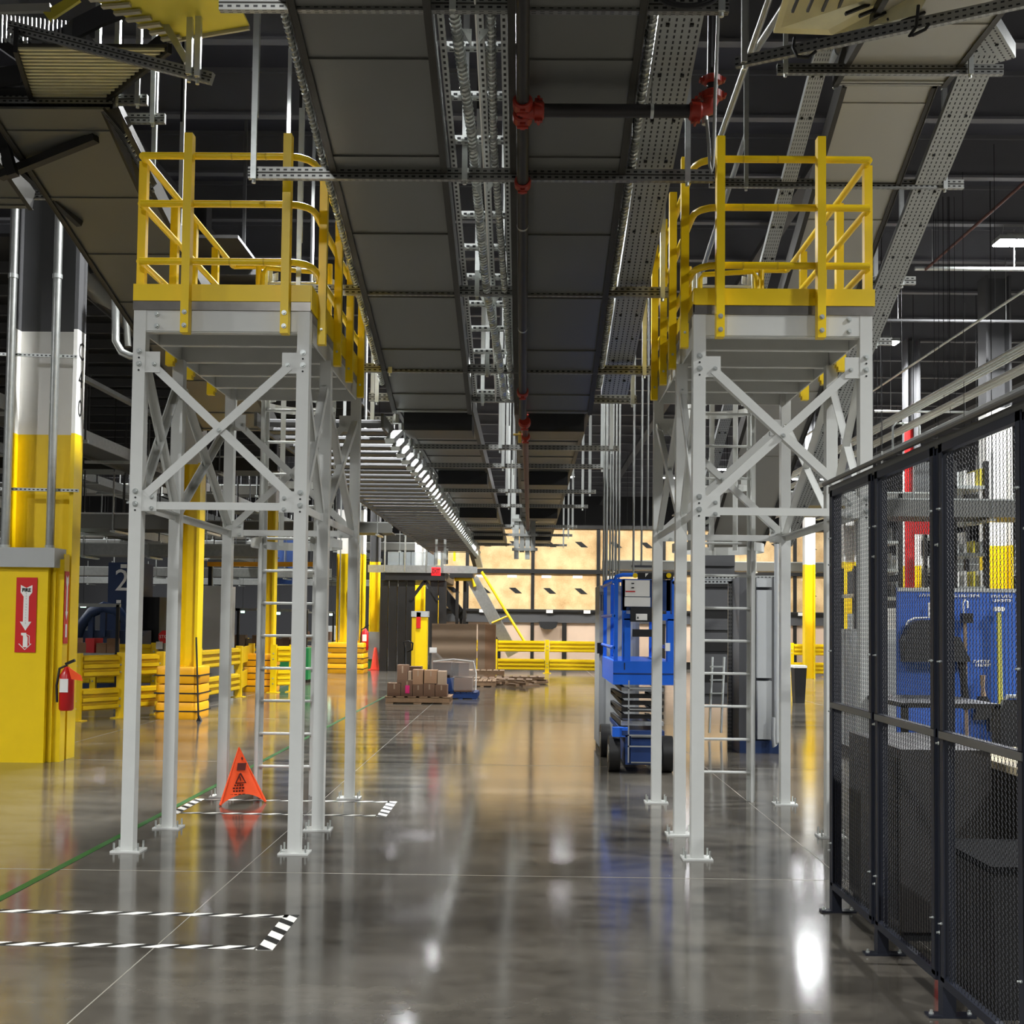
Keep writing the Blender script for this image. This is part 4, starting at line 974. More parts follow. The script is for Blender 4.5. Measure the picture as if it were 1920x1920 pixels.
h_column('narrow yellow column right of the far mezzanine legs', P(825, 1100, 43).x, 43, .3, .25, [(4, yel), (5, white), (None, dgrey)])

# ================================================================== PALLETS AND BOXES
def pallet(label, x, y, w_, dp, z=0, m=wood, h=.14, group='wooden pallets'):
    t = thing('pallet', label, 'pallet', (x, y, z), group)
    for k in range(3): MB().box((x, y - dp / 2 + dp * k / 2 * .92 + .05, z + h / 2), (w_, .09, h * .62)).build('stringer', m, t)
    for k in range(6): MB().box((x - w_ / 2 + .06 + (w_ - .12) * k / 5, y, z + h - .01), (w_ / 8, dp, .02)).build('deck_board', m, t)
    for k in range(3): MB().box((x - w_ / 2 + .07 + (w_ - .14) * k / 2, y, z + .01), (w_ / 8, dp, .02)).build('bottom_board', m, t)
    return t
def carton(label, x0, x1, z0, z1, y, dp=.35, m=card_d, rz=0, tape=True, group='cartons on the front pallet'):
    cx, w_, h = (x0 + x1) / 2, x1 - x0, z1 - z0
    t = thing('carton', label, 'box', (cx, y, z0), group)
    MB().box((cx, y, z0 + h / 2), (w_, dp, h), rz).build('box_body', m, t)
    if tape:
        MB().box((cx, y - .001, z1 + .001), (w_ * .9, .05, .003), rz).build('packing_tape', card_l, t)
        MB().box((cx + w_ * .02, y - dp / 2 - .002, z0 + h * .75), (.03, .003, h * .4), rz).build('seam_tape', card_l, t)
    return t
D1 = 22.3
def px_(u, v, d=D1): return P(u, v, d)
pallet('wooden pallet carrying brown cartons in the middle of the aisle', px_(784, 1300).x, D1 + .35, 1.26, .95)
def cr(label, u0, u1, v0, v1, dy=0, **k):
    a = P(u0, v1, D1 + dy); b = P(u1, v0, D1 + dy); return carton(label, a.x, b.x, a.z, b.z, D1 + dy + .18, **k)
zf0 = .14
base = [(726, 751, 'bottom leftmost brown carton on the front pallet'), (752, 773, 'bottom carton with the pink label on the front pallet'), (774, 793, 'bottom middle carton on the front pallet'), (794, 815, 'bottom carton right of the middle on the front pallet'), (816, 838, 'bottom rightmost carton with white tape on the front pallet')]
for i, (u0, u1, lab) in enumerate(base):
    a = P(u0, 1300, D1); b = P(u1, 1300, D1); ztop = Z([1281, 1276, 1284, 1282, 1284][i], D1, u0)
    t = carton(lab, a.x, b.x, .14, ztop, D1 + .18)
    if i == 1: MB().b2((P(760, 1290, D1).x, D1 - .01, Z(1300, D1, 765)), (P(768, 1290, D1).x, D1 - .003, Z(1285, D1, 765))).build('pink_label', pink, t)
top = [(744, 764, 1247, 1281, 'tall dark carton standing on top at the left of the front pallet', card_d), (773, 793, 1256, 1284, 'square carton in the middle of the top layer', card), (795, 819, 1257, 1282, 'flat carton right of the middle in the top layer', card)]
for (u0, u1, v0, v1, lab, mm) in top:
    a = P(u0, v1, D1); b = P(u1, v0, D1); carton(lab, a.x, b.x, a.z + .005, b.z, D1 + .2, m=mm)
a = P(764, 1276, D1 - .05); b = P(771, 1259, D1); carton('small white faced carton beside the tall dark carton', a.x, b.x, a.z, b.z, D1 + .15, .2, card_l, tape=False)
a = P(820, 1270, D1); b = P(836, 1259, D1); carton('open pale carton on the right of the top layer', a.x, b.x, Z(1284, D1, 830), b.z, D1 + .2, .3, card_l, tape=False)
for (u0, u1, v0, lab) in ((750, 790, 1250, 'back row carton behind the tall dark one'), (795, 835, 1266, 'back row carton behind the flat one')):
    a = P(u0, 1281, D1 + .6); b = P(u1, v0, D1 + .6); carton(lab, a.x, b.x, .14, b.z, D1 + .72, .35, tape=False)
# wrapped pallet behind
D2 = 23.7
pallet('blue plastic pallet under the shrink wrapped cartons', P(864, 1300, D2).x, D2 + .4, .72, .9, m=blue_d, group='blue pallets')
for (u0, u1, v0, v1, lab, mm) in ((851, 885, 1271, 1294, 'brown carton at the bottom of the wrapped load', card_d), (811, 846, 1242, 1258, 'flat dark carton under the torn wrap', card_d), (850, 872, 1243, 1268, 'tilted carton inside the wrapped load', card_d), (836, 850, 1272, 1293, 'blue tote beside the wrapped load', blue_d)):
    a = P(u0, v1, D2); b = P(u1, v0, D2); zb_ = a.z if v1 < 1280 else .15
    carton(lab, a.x, b.x, zb_, b.z, D2 + .25, .4, mm, rz=.0 if 'tilt' not in lab else .5, tape=False, group='cartons on the wrapped pallet')
a = P(815, 1290, D2); b = P(846, 1262, D2); carton('hidden lower carton left in the wrapped load', a.x, b.x, .15, P(815, 1258, D2).z, D2 + .8, .4, card_d, tape=False, group='cartons on the wrapped pallet')
t = thing('stretch_film', 'clear crumpled stretch film draped over the rear pallet load', 'film', tuple(P(850, 1240, D2)))
b = MB(); n = 14
for i in range(n + 1):
    u = 806 + (892 - 806) * i / n; v = 1236 - 12 * math.exp(-((u - 815) / 14) ** 2) + 2 * math.sin(i * 2.1)
    for k, (vv, dy) in enumerate(((v, -.05), (v + 5, -.12), (1262, -.14), (1294, -.12))):
        if u < 846 and k == 3: vv = 1266
        b.v.append(tuple(P(u, vv, D2 + dy + .02 * math.sin(i * 3 + k))))
for i in range(n):
    for k in range(3): b.quad([i * 4 + k, (i + 1) * 4 + k, (i + 1) * 4 + k + 1, i * 4 + k + 1])
b.build('film_sheet', wrap, t, True)
MB().tube([P(812, 1240, D2 - .1), P(850, 1236, D2 - .1), P(888, 1240, D2 - .1), P(893, 1262, D2 - .1), P(892, 1294, D2 - .1)], .015, 6).build('film_fold', signw, t, True)
MB().b2(tuple(P(805, 1224, D2)), tuple(P(819, 1214, D2 + .02))).build('paper_label', signw, t)
# pallet jack
t = thing('pallet_jack', 'pallet jack handle standing behind the front cartons', 'pallet jack', (P(762, 1250, 23.4).x, 23.4, 0))
MB().tube([P(760, 1290, 23.4), P(760, 1215, 23.6)], .03, 8).build('handle_shaft', blackm, t, True)
MB().tube([P(760, 1216, 23.6), P(757, 1204, 23.6), P(766, 1202, 23.6), P(774, 1206, 23.6), P(773, 1218, 23.6), P(764, 1222, 23.6)], .02, 8).build('handle_loop', blackm, t, True)
MB().b2((P(752, 1290, 23.4).x, 23.35, .05), (P(770, 1290, 23.4).x, 23.6, .4)).build('pump_body', galv, t)
for u in (752, 770): MB().b2((P(u, 1290, 23.4).x - .05, 23.4, .03), (P(u, 1290, 23.4).x + .05, 24.4, .09)).build('fork', galv, t)
# big cardboard sheets
t = thing('cardboard_sheet', 'large grey brown cardboard sheet leaning in front of the far rail, wider left one', 'cardboard', (P(850, 1255, 33).x, 33, 0), 'leaning cardboard sheets')
a, b = P(809, 1250, 33), P(894, 1170, 33); MB().b2((a.x, 33, 0), (b.x, 33.06, b.z)).build('sheet', card_l, t); MB().b2((a.x + .1, 33.06, 0), (b.x - .05, 33.1, b.z - .03)).build('rear_sheet', card, t)
t = thing('cardboard_sheet', 'narrower folded cardboard sheet at the right of the wide one', 'cardboard', (P(911, 1255, 33).x, 33, 0), 'leaning cardboard sheets')
a, b = P(895, 1250, 33), P(930, 1170, 33); m_ = (a.x + b.x) / 2 - .05
MB().b2((a.x, 32.98, 0), (m_, 33.04, b.z)).build('left_fold', card_l, t); MB().b2((m_, 33.0, 0), (b.x, 33.08, b.z - .01)).build('right_fold', card, t)
for i, (u, d, z, w_) in enumerate(((915, 30, 0, 1.1), (912, 31.5, .14, 1.0), (950, 29.5, 0, 1.3), (975, 31, 0, 1.3), (905, 28.6, 0, .7))):
    pallet(('empty wooden pallet by the far rail, ' + ('bottom of the left stack', 'top of the left stack', 'middle one', 'right one', 'nearest small one')[i]), P(u, 1270, d).x, d, w_, .8, z)
t = thing('scrap_wood', 'low scatter of broken wood and paper in front of the far guard rail', 'debris', (P(940, 1275, 30).x, 28.5, 0)); t['kind'] = 'stuff'
b = MB()
for i in range(40):
    u = random.uniform(898, 1015); d = random.uniform(28, 32); p = P(u, 1270, d); b.box((p.x, d, random.uniform(.02, .1)), (random.uniform(.08, .5), .1, random.uniform(.02, .07)), random.uniform(0, 3))
bpy.data.objects.remove(t); o = b.build('scrap_wood', wood, None, origin=(P(940, 1275, 30).x, 30, 0)); tag(o, 'low scatter of broken wood and paper in front of the far guard rail', 'debris', kind='stuff')
# traffic cone
p = P(704, 1256, 37); t = thing('traffic_cone', 'small orange red traffic cone on the floor left of the mezzanine legs', 'cone', (p.x, 36.9, 0))
MB().tube([(p.x, 36.9, .03), (p.x, 36.9, .7), (p.x, 36.9, .74)], [.15, .05, .03], 14).build('cone_body', conem, t, True); MB().b2((p.x - .2, 36.7, 0), (p.x + .2, 37.1, .03)).build('base', conem, t)
# grey bin by column
p = P(695, 1230, 36.5); t = thing('electrical_box', 'grey electrical cabinet standing between the yellow columns', 'cabinet', (p.x, 37, 0))
MB().b2((P(684, 1230, 36.5).x, 37, .35), (P(708, 1230, 36.5).x, 37.3, Z(1185, 36.5, 695))).build('body', cab, t); MB().b2((P(686, 1230, 36.5).x, 37.05, 0), (P(706, 1230, 36.5).x, 37.25, .35)).build('green_base', greenb, t)

# ================================================================== WET FLOOR CONE
cd = 10.1
t = thing('wet_floor_cone', 'orange pop-up wet floor cone with dark printing under the left tower', 'cone', (P(455, 1505, cd).x, cd, 0))
bl, br_, ap = P(413, 1508, cd), P(498, 1501, cd), P(448, 1401, cd + .12); bl = P(413, 1508, cd - .22); bl.z = br_.z = 0
cxm = (bl + br_) / 2; back = Vector((cxm.x + .03, cd + .42, 0))
def face(a, b, name):
    q = MB(); n = 10; rows = 7
    for r in range(rows + 1):
        f = r / rows
        for i in range(n + 1):
            g = i / n; base_ = a.lerp(b, g) + Vector((0, 0, .085 * math.sin(math.pi * g) ** .8)); pt = base_.lerp(ap, f)
            mid = (a + b) / 2; inw = (Vector((cxm.x, cd + .14, 0)) - mid); inw.z = 0; inw.normalize()
            pt += inw * .03 * math.sin(math.pi * g) * (1 - f); q.v.append(tuple(pt))
    for r in range(rows):
        for i in range(n): o = r * (n + 1) + i; q.quad([o, o + 1, o + n + 2, o + n + 1])
    return q.build(name, orange, t, True)
face(bl, br_, 'front_panel'); face(br_, back, 'side_panel'); face(back, bl, 'side_panel')
for q_ in (bl, br_, back): MB().tube([q_ + Vector((0, 0, .006)), q_.lerp(ap, .995)], [.012, .005], 8).build('support_rib', orange, t, True)
fc = lambda f, g=.5: (bl.lerp(br_, g) + Vector((0, 0, .085))).lerp(ap, f)
def onf(dx, v): # point on the printed face
    p = P(455 + dx, v, cd); f = min(1, (1503 - v) / 102); g = .5 + dx / 85; return Vector((p.x, (bl.y * (1 - g) + br_.y * g) * (1 - f) + ap.y * f - .032, p.z))
MB().prism([onf(-10, 1444) , onf(5, 1444), onf(6, 1431), onf(-10, 1431)], (0, -.003, 0)).build('print_block', ink, t)
tri = [onf(-3, 1449), onf(8, 1466), onf(-9, 1466)]
MB().tube(tri + [tri[0]], .007, 6).build('warning_triangle', ink, t)
MB().bar(onf(-3, 1455), onf(-1, 1462), .006, .01).build('slip_figure', ink, t)
for i, (v, w_) in enumerate(((1470, 17), (1475, 21), (1480, 19), (1486, 27))): 
    for k in range(4): MB().bar(onf(-3 - w_ / 2 + w_ * k / 4 + .6, v), onf(-3 - w_ / 2 + w_ * (k + .8) / 4, v), .004, .014 if i < 3 else .006).build('print_line', ink, t)
MB().bar(onf(-4, 1421), onf(-2, 1425), .004, .02).build('print_mark', ink, t)

# ================================================================== FLOOR TAPES
def tape(label, a, b, w_=.06, m=None):
    t = thing('floor_tape', label, 'tape', (a[0], a[1], 0), 'floor tapes'); MB().bar((a[0], a[1], .0018), (b[0], b[1], .0018), w_, .0012).build('strip', m or haz, t); return t
tape('black and white striped tape, far edge of the near rectangle', (-2.93, 6.30), (-1.30, 6.27))
tape('black and white striped tape, near edge of the near rectangle', (-2.93, 5.68), (-1.34, 5.67))
tape('black and white striped tape, short right end of the near rectangle', (-1.285, 5.63), (-1.285, 6.30), .085)
tape('black and white striped tape, short left end of the near rectangle', (-2.96, 5.63), (-2.96, 6.30), .085)
tape('thin striped tape, far edge of the rectangle below the left tower', (-2.9, 10.22), (-1.22, 10.22))
tape('thin striped tape, near edge of the rectangle below the left tower', (-2.9, 9.52), (-1.25, 9.50))
tape('striped tape, short right end of the rectangle below the left tower', (-1.195, 9.46), (-1.195, 10.25), .085)
tape('striped tape, short left end of the rectangle below the left tower', (-2.95, 9.46), (-2.95, 10.25), .085)
tape('long green floor tape running past the left tower legs', (-3.05, 5.0), (-3.0, 30), .055, greenl)
for u, v in ((1298, 1651), (903, 1679), (1060, 1675)): pass

# ================================================================== SCISSOR LIFT
SL = 12.35
lx0, lx1 = P(1148, 1430, SL).x, P(1262, 1430, SL).x
t = thing('scissor_lift', 'blue scissor lift parked behind the right tower legs', 'lift', ((lx0 + lx1) / 2, SL, 0))
def S(v): return Z(v, SL, 1205)
cxl = (lx0 + lx1) / 2; LEN = 1.75
MB().b2((lx0 + .14, SL - .02, .1), (lx1 - .14, SL + LEN, .42)).build('chassis', blue_d, t)
MB().b2((lx0 + .1, SL - .03, .42), (lx1 - .1, SL + LEN, .47)).build('chassis_top', blue_d, t)
MB().b2((lx0 + .2, SL - .045, .13), (lx1 - .15, SL - .02, .38)).build('battery_door', blue_d, t)
MB().b2((lx0 + .2, SL - .05, .12), (lx1 - .15, SL - .045, .135)).build('door_edge', galv, t); MB().b2((lx0 + .2, SL - .06, .40), (lx1 - .15, SL - .03, .42)).build('step_edge', galv, t)
MB().b2((lx0 + .0, SL - .02, .40), (lx0 + .17, SL + .1, .50)).build('wheel_bracket', blue, t)
for x in (lx0 + .03, lx1 - .05):
    for y in (SL + .18, SL + LEN - .2):
        MB().cyl((x, y, .20), .20, .12, (1, 0, 0), 24).build('wheel', blackm, t, True); MB().cyl((x, y, .20), .10, .13, (1, 0, 0), 16).build('hub', galv, t, True)
# scissor stack, folded
for k in range(6):
    z = .52 + k * .075
    q = MB().b2((lx0 + .1, SL + .05, z), (lx1 - .1, SL + .12, z + .045)); q.build('scissor_tube', cab if k in (0, 5) else blackm, t)
    for x in (lx0 + .12, lx1 - .12): MB().bar((x, SL + .1, z + .02), (x, SL + LEN - .1, z + .05 * (1 if k % 2 else -.2)), .04, .05).build('scissor_arm', blackm, t)
for x in (lx0 + .16, lx1 - .18): MB().b2((x, SL - .1, .13), (x + .014, SL - .086, 1.02)).build('ladder_rail', cab, t)
for z in (.3, .42, .7, .93): MB().b2((lx0 + .16, SL - .1, z), (lx1 - .17, SL - .086, z + .015)).build('ladder_step', cab, t)
# platform deck
MB().b2((lx0, SL - .02, S(1284)), (lx1 + .02, SL + LEN, S(1240))).build('platform_box', blue, t)
MB().b2((lx0 + .0, SL - .03, S(1264)), (lx1 + .02, SL - .02, S(1262))).build('platform_seam', blue_d, t)
MB().b2((lx0 + .12, SL - .025, S(1256)), (lx0 + .13, SL - .02, S(1243))).build('door_seam', inkb, t)
# guard structure
ztp = S(1078)
for x in (lx0 + .03, lx0 + .12, lx1 - .06, lx1 + .0):
    for y in ((SL, SL + LEN - .05) if x < cxl - .2 or x > cxl + .2 else (SL,)): MB().b2((x - .022, y, S(1240)), (x + .022, y + .045, ztp - .05)).build('guard_post', blue, t)
for y in (SL, SL + LEN - .05):
    MB().tube([(lx0 - .0, y + .02, ztp - .1), (lx0 + .03, y + .02, ztp - .02), (lx0 + .1, y + .02, ztp), (lx1 - .06, y + .02, ztp), (lx1, y + .02, ztp - .06)], .022, 8).build('top_guard_rail', blue, t, True)
for x in (lx0, lx1):
    for z in (ztp - .08, S(1155), S(1215)): MB().tube([(x, SL, z), (x, SL + LEN, z)], .02, 8).build('side_guard_rail', blue, t, True)
MB().b2((lx0 + .12, SL - .01, S(1163)), (lx1, SL + .04, S(1151))).build('gate_bar', blue, t); MB().b2((lx0 + .12, SL - .01, S(1241)), (lx0 + .19, SL + .04, S(1160))).build('gate_post', blue, t); MB().b2((lx1 - .07, SL - .01, S(1241)), (lx1, SL + .04, S(1160))).build('gate_post', blue, t)
MB().b2((P(1196, 1078, SL).x, SL - .03, S(1086)), (P(1262, 1078, SL).x, SL + .02, S(1074))).build('foam_pad', black, t)
for u in (1191, 1254): MB().tube([P(u, 1079, SL - .05), P(u, 1079, SL - .03)], .028, 12).build('yellow_cap', yel, t, True)
MB().prism([P(1210, 1075, SL - .04), P(1216, 1075, SL - .04), P(1210, 1082, SL - .04)], (0, .005, 0)).build('warning_label', signw, t)
pl = MB().b2(tuple(P(1172, 1118, SL - .02)), tuple(P(1218, 1088, SL))).build('document_plate', signw, t)
MB().b2(tuple(P(1184, 1095, SL - .024)), tuple(P(1189, 1093, SL - .021))).build('print_mark', inkb, pl); MB().b2(tuple(P(1184, 1103, SL - .024)), tuple(P(1189, 1101, SL - .021))).build('print_mark', inkb, pl); MB().b2(tuple(P(1173, 1110, SL - .024)), tuple(P(1191, 1108, SL - .021))).build('print_line', signr, pl)
MB().b2(tuple(P(1171, 1137, SL - .02)), tuple(P(1219, 1120, SL))).build('document_plate', signw, t)
MB().b2((P(1165, 1090, SL).x, SL, S(1145)), (P(1260, 1090, SL).x, SL + .02, S(1087))).build('back_panel', blue_d, t)
MB().b2((P(1181, 1160, SL).x, SL - .08, S(1166)), (P(1240, 1160, SL).x, SL - .01, S(1139))).build('control_box', black, t)
cp_ = MB().b2((P(1191, 1160, SL).x, SL - .085, S(1163)), (P(1212, 1160, SL).x, SL - .08, S(1151))).build('warning_sticker', signw, t)
MB().prism([P(1194, 1160, SL - .09), P(1198, 1160, SL - .09), P(1196, 1155, SL - .09)], (0, .003, 0)).build('triangle_print', inkb, cp_)
MB().b2((P(1186, 1195, SL).x, SL + .0, S(1194)), (P(1235, 1195, SL).x, SL + .03, S(1180))).build('webbing_strap', black, t)
MB().b2((P(1169, 1231, SL).x, SL - .0, S(1231)), (P(1181, 1231, SL).x, SL + .02, S(1184))).build('grey_label', cab_l, t)
MB().b2((P(1247, 1222, SL).x, SL - .02, S(1220)), (P(1256, 1222, SL).x, SL + .02, S(1205))).build('white_label', signw, t)
# grey electrical cabinet left of the lift
t = thing('electrical_cabinet', 'tall grey cabinet with vent slots just left of the blue lift', 'cabinet', (P(1140, 1420, 13.9).x, 13.9, 0))
q0, q1 = P(1122, 1419, 14.3), P(1148, 1098, 14.3)
MB().b2((q0.x, 14.3, .08), (q1.x + .35, 15.2, q1.z)).build('body', cab, t); MB().b2((q0.x + .02, 14.32, 0), (q1.x + .33, 15.18, .08)).build('plinth', blackm, t)
MB().b2((q0.x + .09, 14.292, .12), (q1.x + .3, 14.3, q1.z - .06)).build('door', cab_l, t)
for k in range(4): MB().b2((q0.x + .015 + k * .025, 14.296, q1.z - .32), (q0.x + .025 + k * .025, 14.3, q1.z - .12)).build('vent_slot', inkb, t)
MB().b2((q0.x - .03, 14.22, P(1122, 1225, 14.3).z), (q0.x + .06, 14.3, P(1122, 1205, 14.3).z)).build('disconnect_switch', blackm, t)
for i, u in enumerate((1132, 1137, 1144, 1149, 1155, 1161)):
    x = P(u, 1000, 14.7).x; t = thing('vertical_conduit', 'thin vertical conduit rising from the grey cabinet by the lift, %s from the left' % ORD[i].replace('nearest', 'first'), 'conduit', (x, 14.7, 2), 'conduits above the cabinet')
    MB().tube([(x, 14.7, q1.z if u < 1152 else q1.z), (x, 14.7, 9.3)], .013 if i != 1 else .02, 8).build('pipe', galv, t, True)
for i, (u, v1, d) in enumerate(((1188, 1075, 13.6), (1203, 1062, 14.4), (1214, 990, 15))):
    x = P(u, 1000, d).x; t = thing('vertical_conduit', 'thin vertical conduit dropping above the blue lift, %s' % ('leftmost', 'middle one with a cross foot', 'rightmost')[i], 'conduit', (x, d, 2), 'conduits above the lift')
    MB().tube([(x, d, Z(v1, d, u)), (x, d, 9.3)], .013, 8).build('pipe', galv, t, True)
    if i == 1: MB().bar((x - .13, d, Z(v1, d, u)), (x + .17, d, Z(v1, d, u)), .03, .03).build('cross_foot', dgrey, t)
# cabinets right of the ladder
t = thing('control_cabinet', 'tall grey control cabinet with light door right of the ladder', 'cabinet', (P(1440, 1410, 14.4).x, 14.4, 0))
q0, q1 = P(1391, 1412, 14.3), P(1466, 1082, 14.3)
MB().b2((q0.x, 14.5, .16), (q1.x, 15.3, q1.z)).build('body', dgrey, t); MB().b2((q0.x, 14.45, 0), (q1.x + .05, 15.3, .16)).build('base', machb, t)
for v0, v1 in ((1083, 1100), (1106, 1272), (1278, 1388)): MB().b2((P(1424, v1, 14.3).x, 14.42, P(1424, v1, 14.3).z), (P(1451, v0, 14.3).x, 14.5, P(1451, v0, 14.3).z)).build('door_panel', cab_l, t)
MB().tube([P(1456, 1020, 14.3), P(1456, 1392, 14.3), P(1452, 1400, 14.3), P(1450, 1380, 14.3), P(1451, 1345, 14.3)], .03, 10).build('front_conduit', cab_l, t, True)
t = thing('strut_frame', 'slotted steel frame standing left of the control cabinet', 'frame', (P(1370, 1300, 15).x, 15, 0))
for u in (1368, 1380): MB().bar((P(u, 1300, 15).x, 15, 0), (P(u, 1300, 15).x, 15, Z(1090, 15, 1370)), .05, .05).build('upright', strut, t)
for v in (1083, 1091): MB().bar(P(1300, v, 15), P(1470, v, 15), .05, .05).build('cross_rail', strut_b, t)
t = thing('roll_shutter', 'dark ribbed shutter panels behind the right ladder rungs', 'shutter', (P(1345, 1200, 17).x, 17, 0))
for k in range(14):
    v = 1040 + k * 20; MB().b2((P(1296, v, 17).x, 17 + .03 * (k % 2), Z(v + 21, 17, 1345)), (P(1378, v, 17).x, 17.05 + .03 * (k % 2), Z(v, 17, 1345))).build('slat', (dgrey, dgrey, blackm)[k % 3], t)
for u in (1302, 1372): MB().b2((P(u, 1200, 17).x - .04, 17.05, 0), (P(u, 1200, 17).x + .04, 17.12, Z(1060, 17, 1345))).build('guide_post', dgrey, t)
t = thing('step_ladder', 'small silver step ladder seen low between the ladder rungs of the right tower', 'ladder', (P(1350, 1330, 16.4).x, 16.4, 0))
for u in (1330, 1352): MB().tube([P(u, 1374, 16.4), P(u + 6, 1232, 16.6)], .018, 8).build('stile', galv_b, t, True)
for v in (1250, 1275, 1300, 1325): MB().bar(P(1331, v, 16.45), P(1356, v, 16.45), .05, .02).build('step', galv_b, t)
t = thing('trash_bin', 'black plastic bin with white liner seen through the right tower', 'bin', (P(1498, 1310, 24).x, 24, 0))
xb = P(1498, 1300, 23.8).x; MB().hexa([(xb - .1, 23.7, 0), (xb - .1, 23.95, 0), (xb + .1, 23.95, 0), (xb + .1, 23.7, 0), (xb - .13, 23.66, .74), (xb - .13, 23.99, .74), (xb + .13, 23.99, .74), (xb + .13, 23.66, .74)]).build('bin_body', black, t)
MB().b2((xb - .135, 23.65, .74), (xb + .135, 24.0, .79)).build('liner_edge', signw, t)

# ================================================================== INSIDE THE CAGE (right)
TBY = 8.9
t = thing('tool_board', 'blue shadow board with white lettering standing behind the mesh fence', 'board', (P(1790, 1400, TBY).x, TBY, 0))
b0, b1 = P(1683, 1420, TBY), P(1905, 1104, TBY)
MB().b2((b0.x, TBY, b0.z), (b1.x, TBY + .03, b1.z)).build('board_panel', blueb, t)
MB().b2((b0.x, TBY - .006, b1.z - .03), (b1.x, TBY, b1.z)).build('top_trim', cab_l, t)
for x in (b0.x + .1, b1.x - .1): MB().b2((x - .03, TBY + .03, 0), (x + .03, TBY + .09, b1.z)).build('stand_leg', blackm, t); MB().b2((x - .04, TBY - .2, 0), (x + .04, TBY + .4, .05)).build('stand_foot', blackm, t)
def strokes(u0, u1, v, h=5, step=4.5):
    u = u0; b = MB()
    while u < u1:
        p = P(u, v, TBY - .008); b.box(p, (.008, .003, .022)); 
        if random.random() > .4: b.box(p + Vector((.006, 0, random.choice((.008, 0, -.008)))), (.012, .003, .006))
        u += step
    b.build('white_lettering', signw, t)
strokes(1725, 1745, 1116); strokes(1790, 1838, 1117); strokes(1860, 1900, 1118); strokes(1862, 1895, 1126); strokes(1826, 1856, 1240); strokes(1830, 1858, 1247)
t = thing('broom', 'tan wooden broom handle hanging on the blue shadow board', 'broom', tuple(P(1810, 1250, TBY - .05)))
MB().tube([P(1809, 1160, TBY - .06), P(1813, 1390, TBY - .06)], .014, 8).build('handle', card_l, t, True); MB().tube([P(1807, 1160, TBY - .06), P(1806, 1130, TBY - .06), P(1810, 1124, TBY - .06), P(1814, 1128, TBY - .06), P(1814, 1140, TBY - .06)], .008, 6).build('hook', signw, t, True)
MB().b2(tuple(P(1805, 1168, TBY - .09)), tuple(P(1819, 1150, TBY - .03))).build('clamp', blackm, t)
MB().b2(tuple(P(1795, 1405, TBY - .1)), tuple(P(1832, 1388, TBY - .03))).build('broom_head', black, t)
t = thing('dust_mop', 'yellow handled mop hanging at the right on the shadow board', 'mop', tuple(P(1877, 1250, TBY - .05)))
MB().tube([P(1873, 1148, TBY - .06), P(1876, 1345, TBY - .06)], .02, 8).build('handle', mat('pale_yellow', (222, 216, 90), .5, 0, .05), t, True); MB().b2(tuple(P(1866, 1146, TBY - .08)), tuple(P(1880, 1138, TBY - .04))).build('holder', signw, t)
MB().b2(tuple(P(1856, 1372, TBY - .1)), tuple(P(1896, 1345, TBY - .03))).build('mop_head', black, t)
t = thing('hand_brush', 'small brush with tan handle and black bristles on the shadow board', 'brush', tuple(P(1843, 1300, TBY - .05)))
MB().tube([P(1842, 1266, TBY - .06), P(1843, 1290, TBY - .06), P(1844, 1305, TBY - .06)], [.022, .014, .02], 10).build('handle', card_l, t, True)
MB().prism([P(1836, 1306, TBY - .06), P(1852, 1306, TBY - .06), P(1870, 1350, TBY - .06), P(1826, 1350, TBY - .06)], (0, .04, 0)).build('bristles', black, t)
def office_chair(label, x, y, s=1.0, zs=.5):
    t = thing('office_chair', label, 'chair', (x, y, 0), 'black office chairs')
    MB().box((x, y, zs), (.48 * s, .46 * s, .08)).build('seat', black, t)
    b = MB(); n = 8; hw = .25 * s
    for i in range(n + 1):
        for k in range(6):
            a = -1 + 2 * i / n; b.v.append((x + a * hw * (1 - .12 * (k / 5) ** 3), y - .2 * s + .06 * a * a * -1 + .04, zs + .18 + .5 * k / 5 * s)); b.v.append((x + a * hw * (1 - .12 * (k / 5) ** 3), y - .2 * s + .06 * a * a * -1 + .07, zs + .18 + .5 * k / 5 * s))
    for i in range(n):
        for k in range(5):
            o = (i * 6 + k) * 2; p_ = ((i + 1) * 6 + k) * 2; b.quad([o, p_, p_ + 2, o + 2]); b.quad([o + 1, o + 3, p_ + 3, p_ + 1])
    b.build('backrest', black, t, True)
    MB().tube([(x - .24 * s, y - .2 * s, zs + .3), (x - .24 * s, y - .2 * s, zs + .62 * s), (x - .18 * s, y - .18 * s, zs + .70 * s), (x + .18 * s, y - .18 * s, zs + .70 * s), (x + .24 * s, y - .2 * s, zs + .62 * s), (x + .24 * s, y - .2 * s, zs + .3)], .014, 8).build('back_frame', cab, t, True)
    MB().tube([(x, y, .1), (x, y, zs)], .03, 10).build('gas_column', blackm, t, True)
    for a in range(0, 360, 72):
        c = Vector((x + .28 * math.cos(R(a)), y + .28 * math.sin(R(a)), .07)); MB().bar((x, y, .11), c + Vector((0, 0, .02)), .05, .03).build('leg', blackm, t); MB().cyl(c - Vector((0, 0, .035)), .035, .03, (1, 0, 0), 12).build('caster', black, t, True)
    for e in (-1, 1): MB().tube([(x + e * .25 * s, y, zs), (x + e * .29 * s, y, zs + .22), (x + e * .29 * s, y - .15, zs + .24), (x + e * .29 * s, y + .12, zs + .24)], .015, 8).build('armrest', black, t, True)
    return t
t = thing('dustpan', 'large black dustpan hanging on the left of the blue shadow board', 'dustpan', tuple(P(1735, 1200, TBY - .05)))
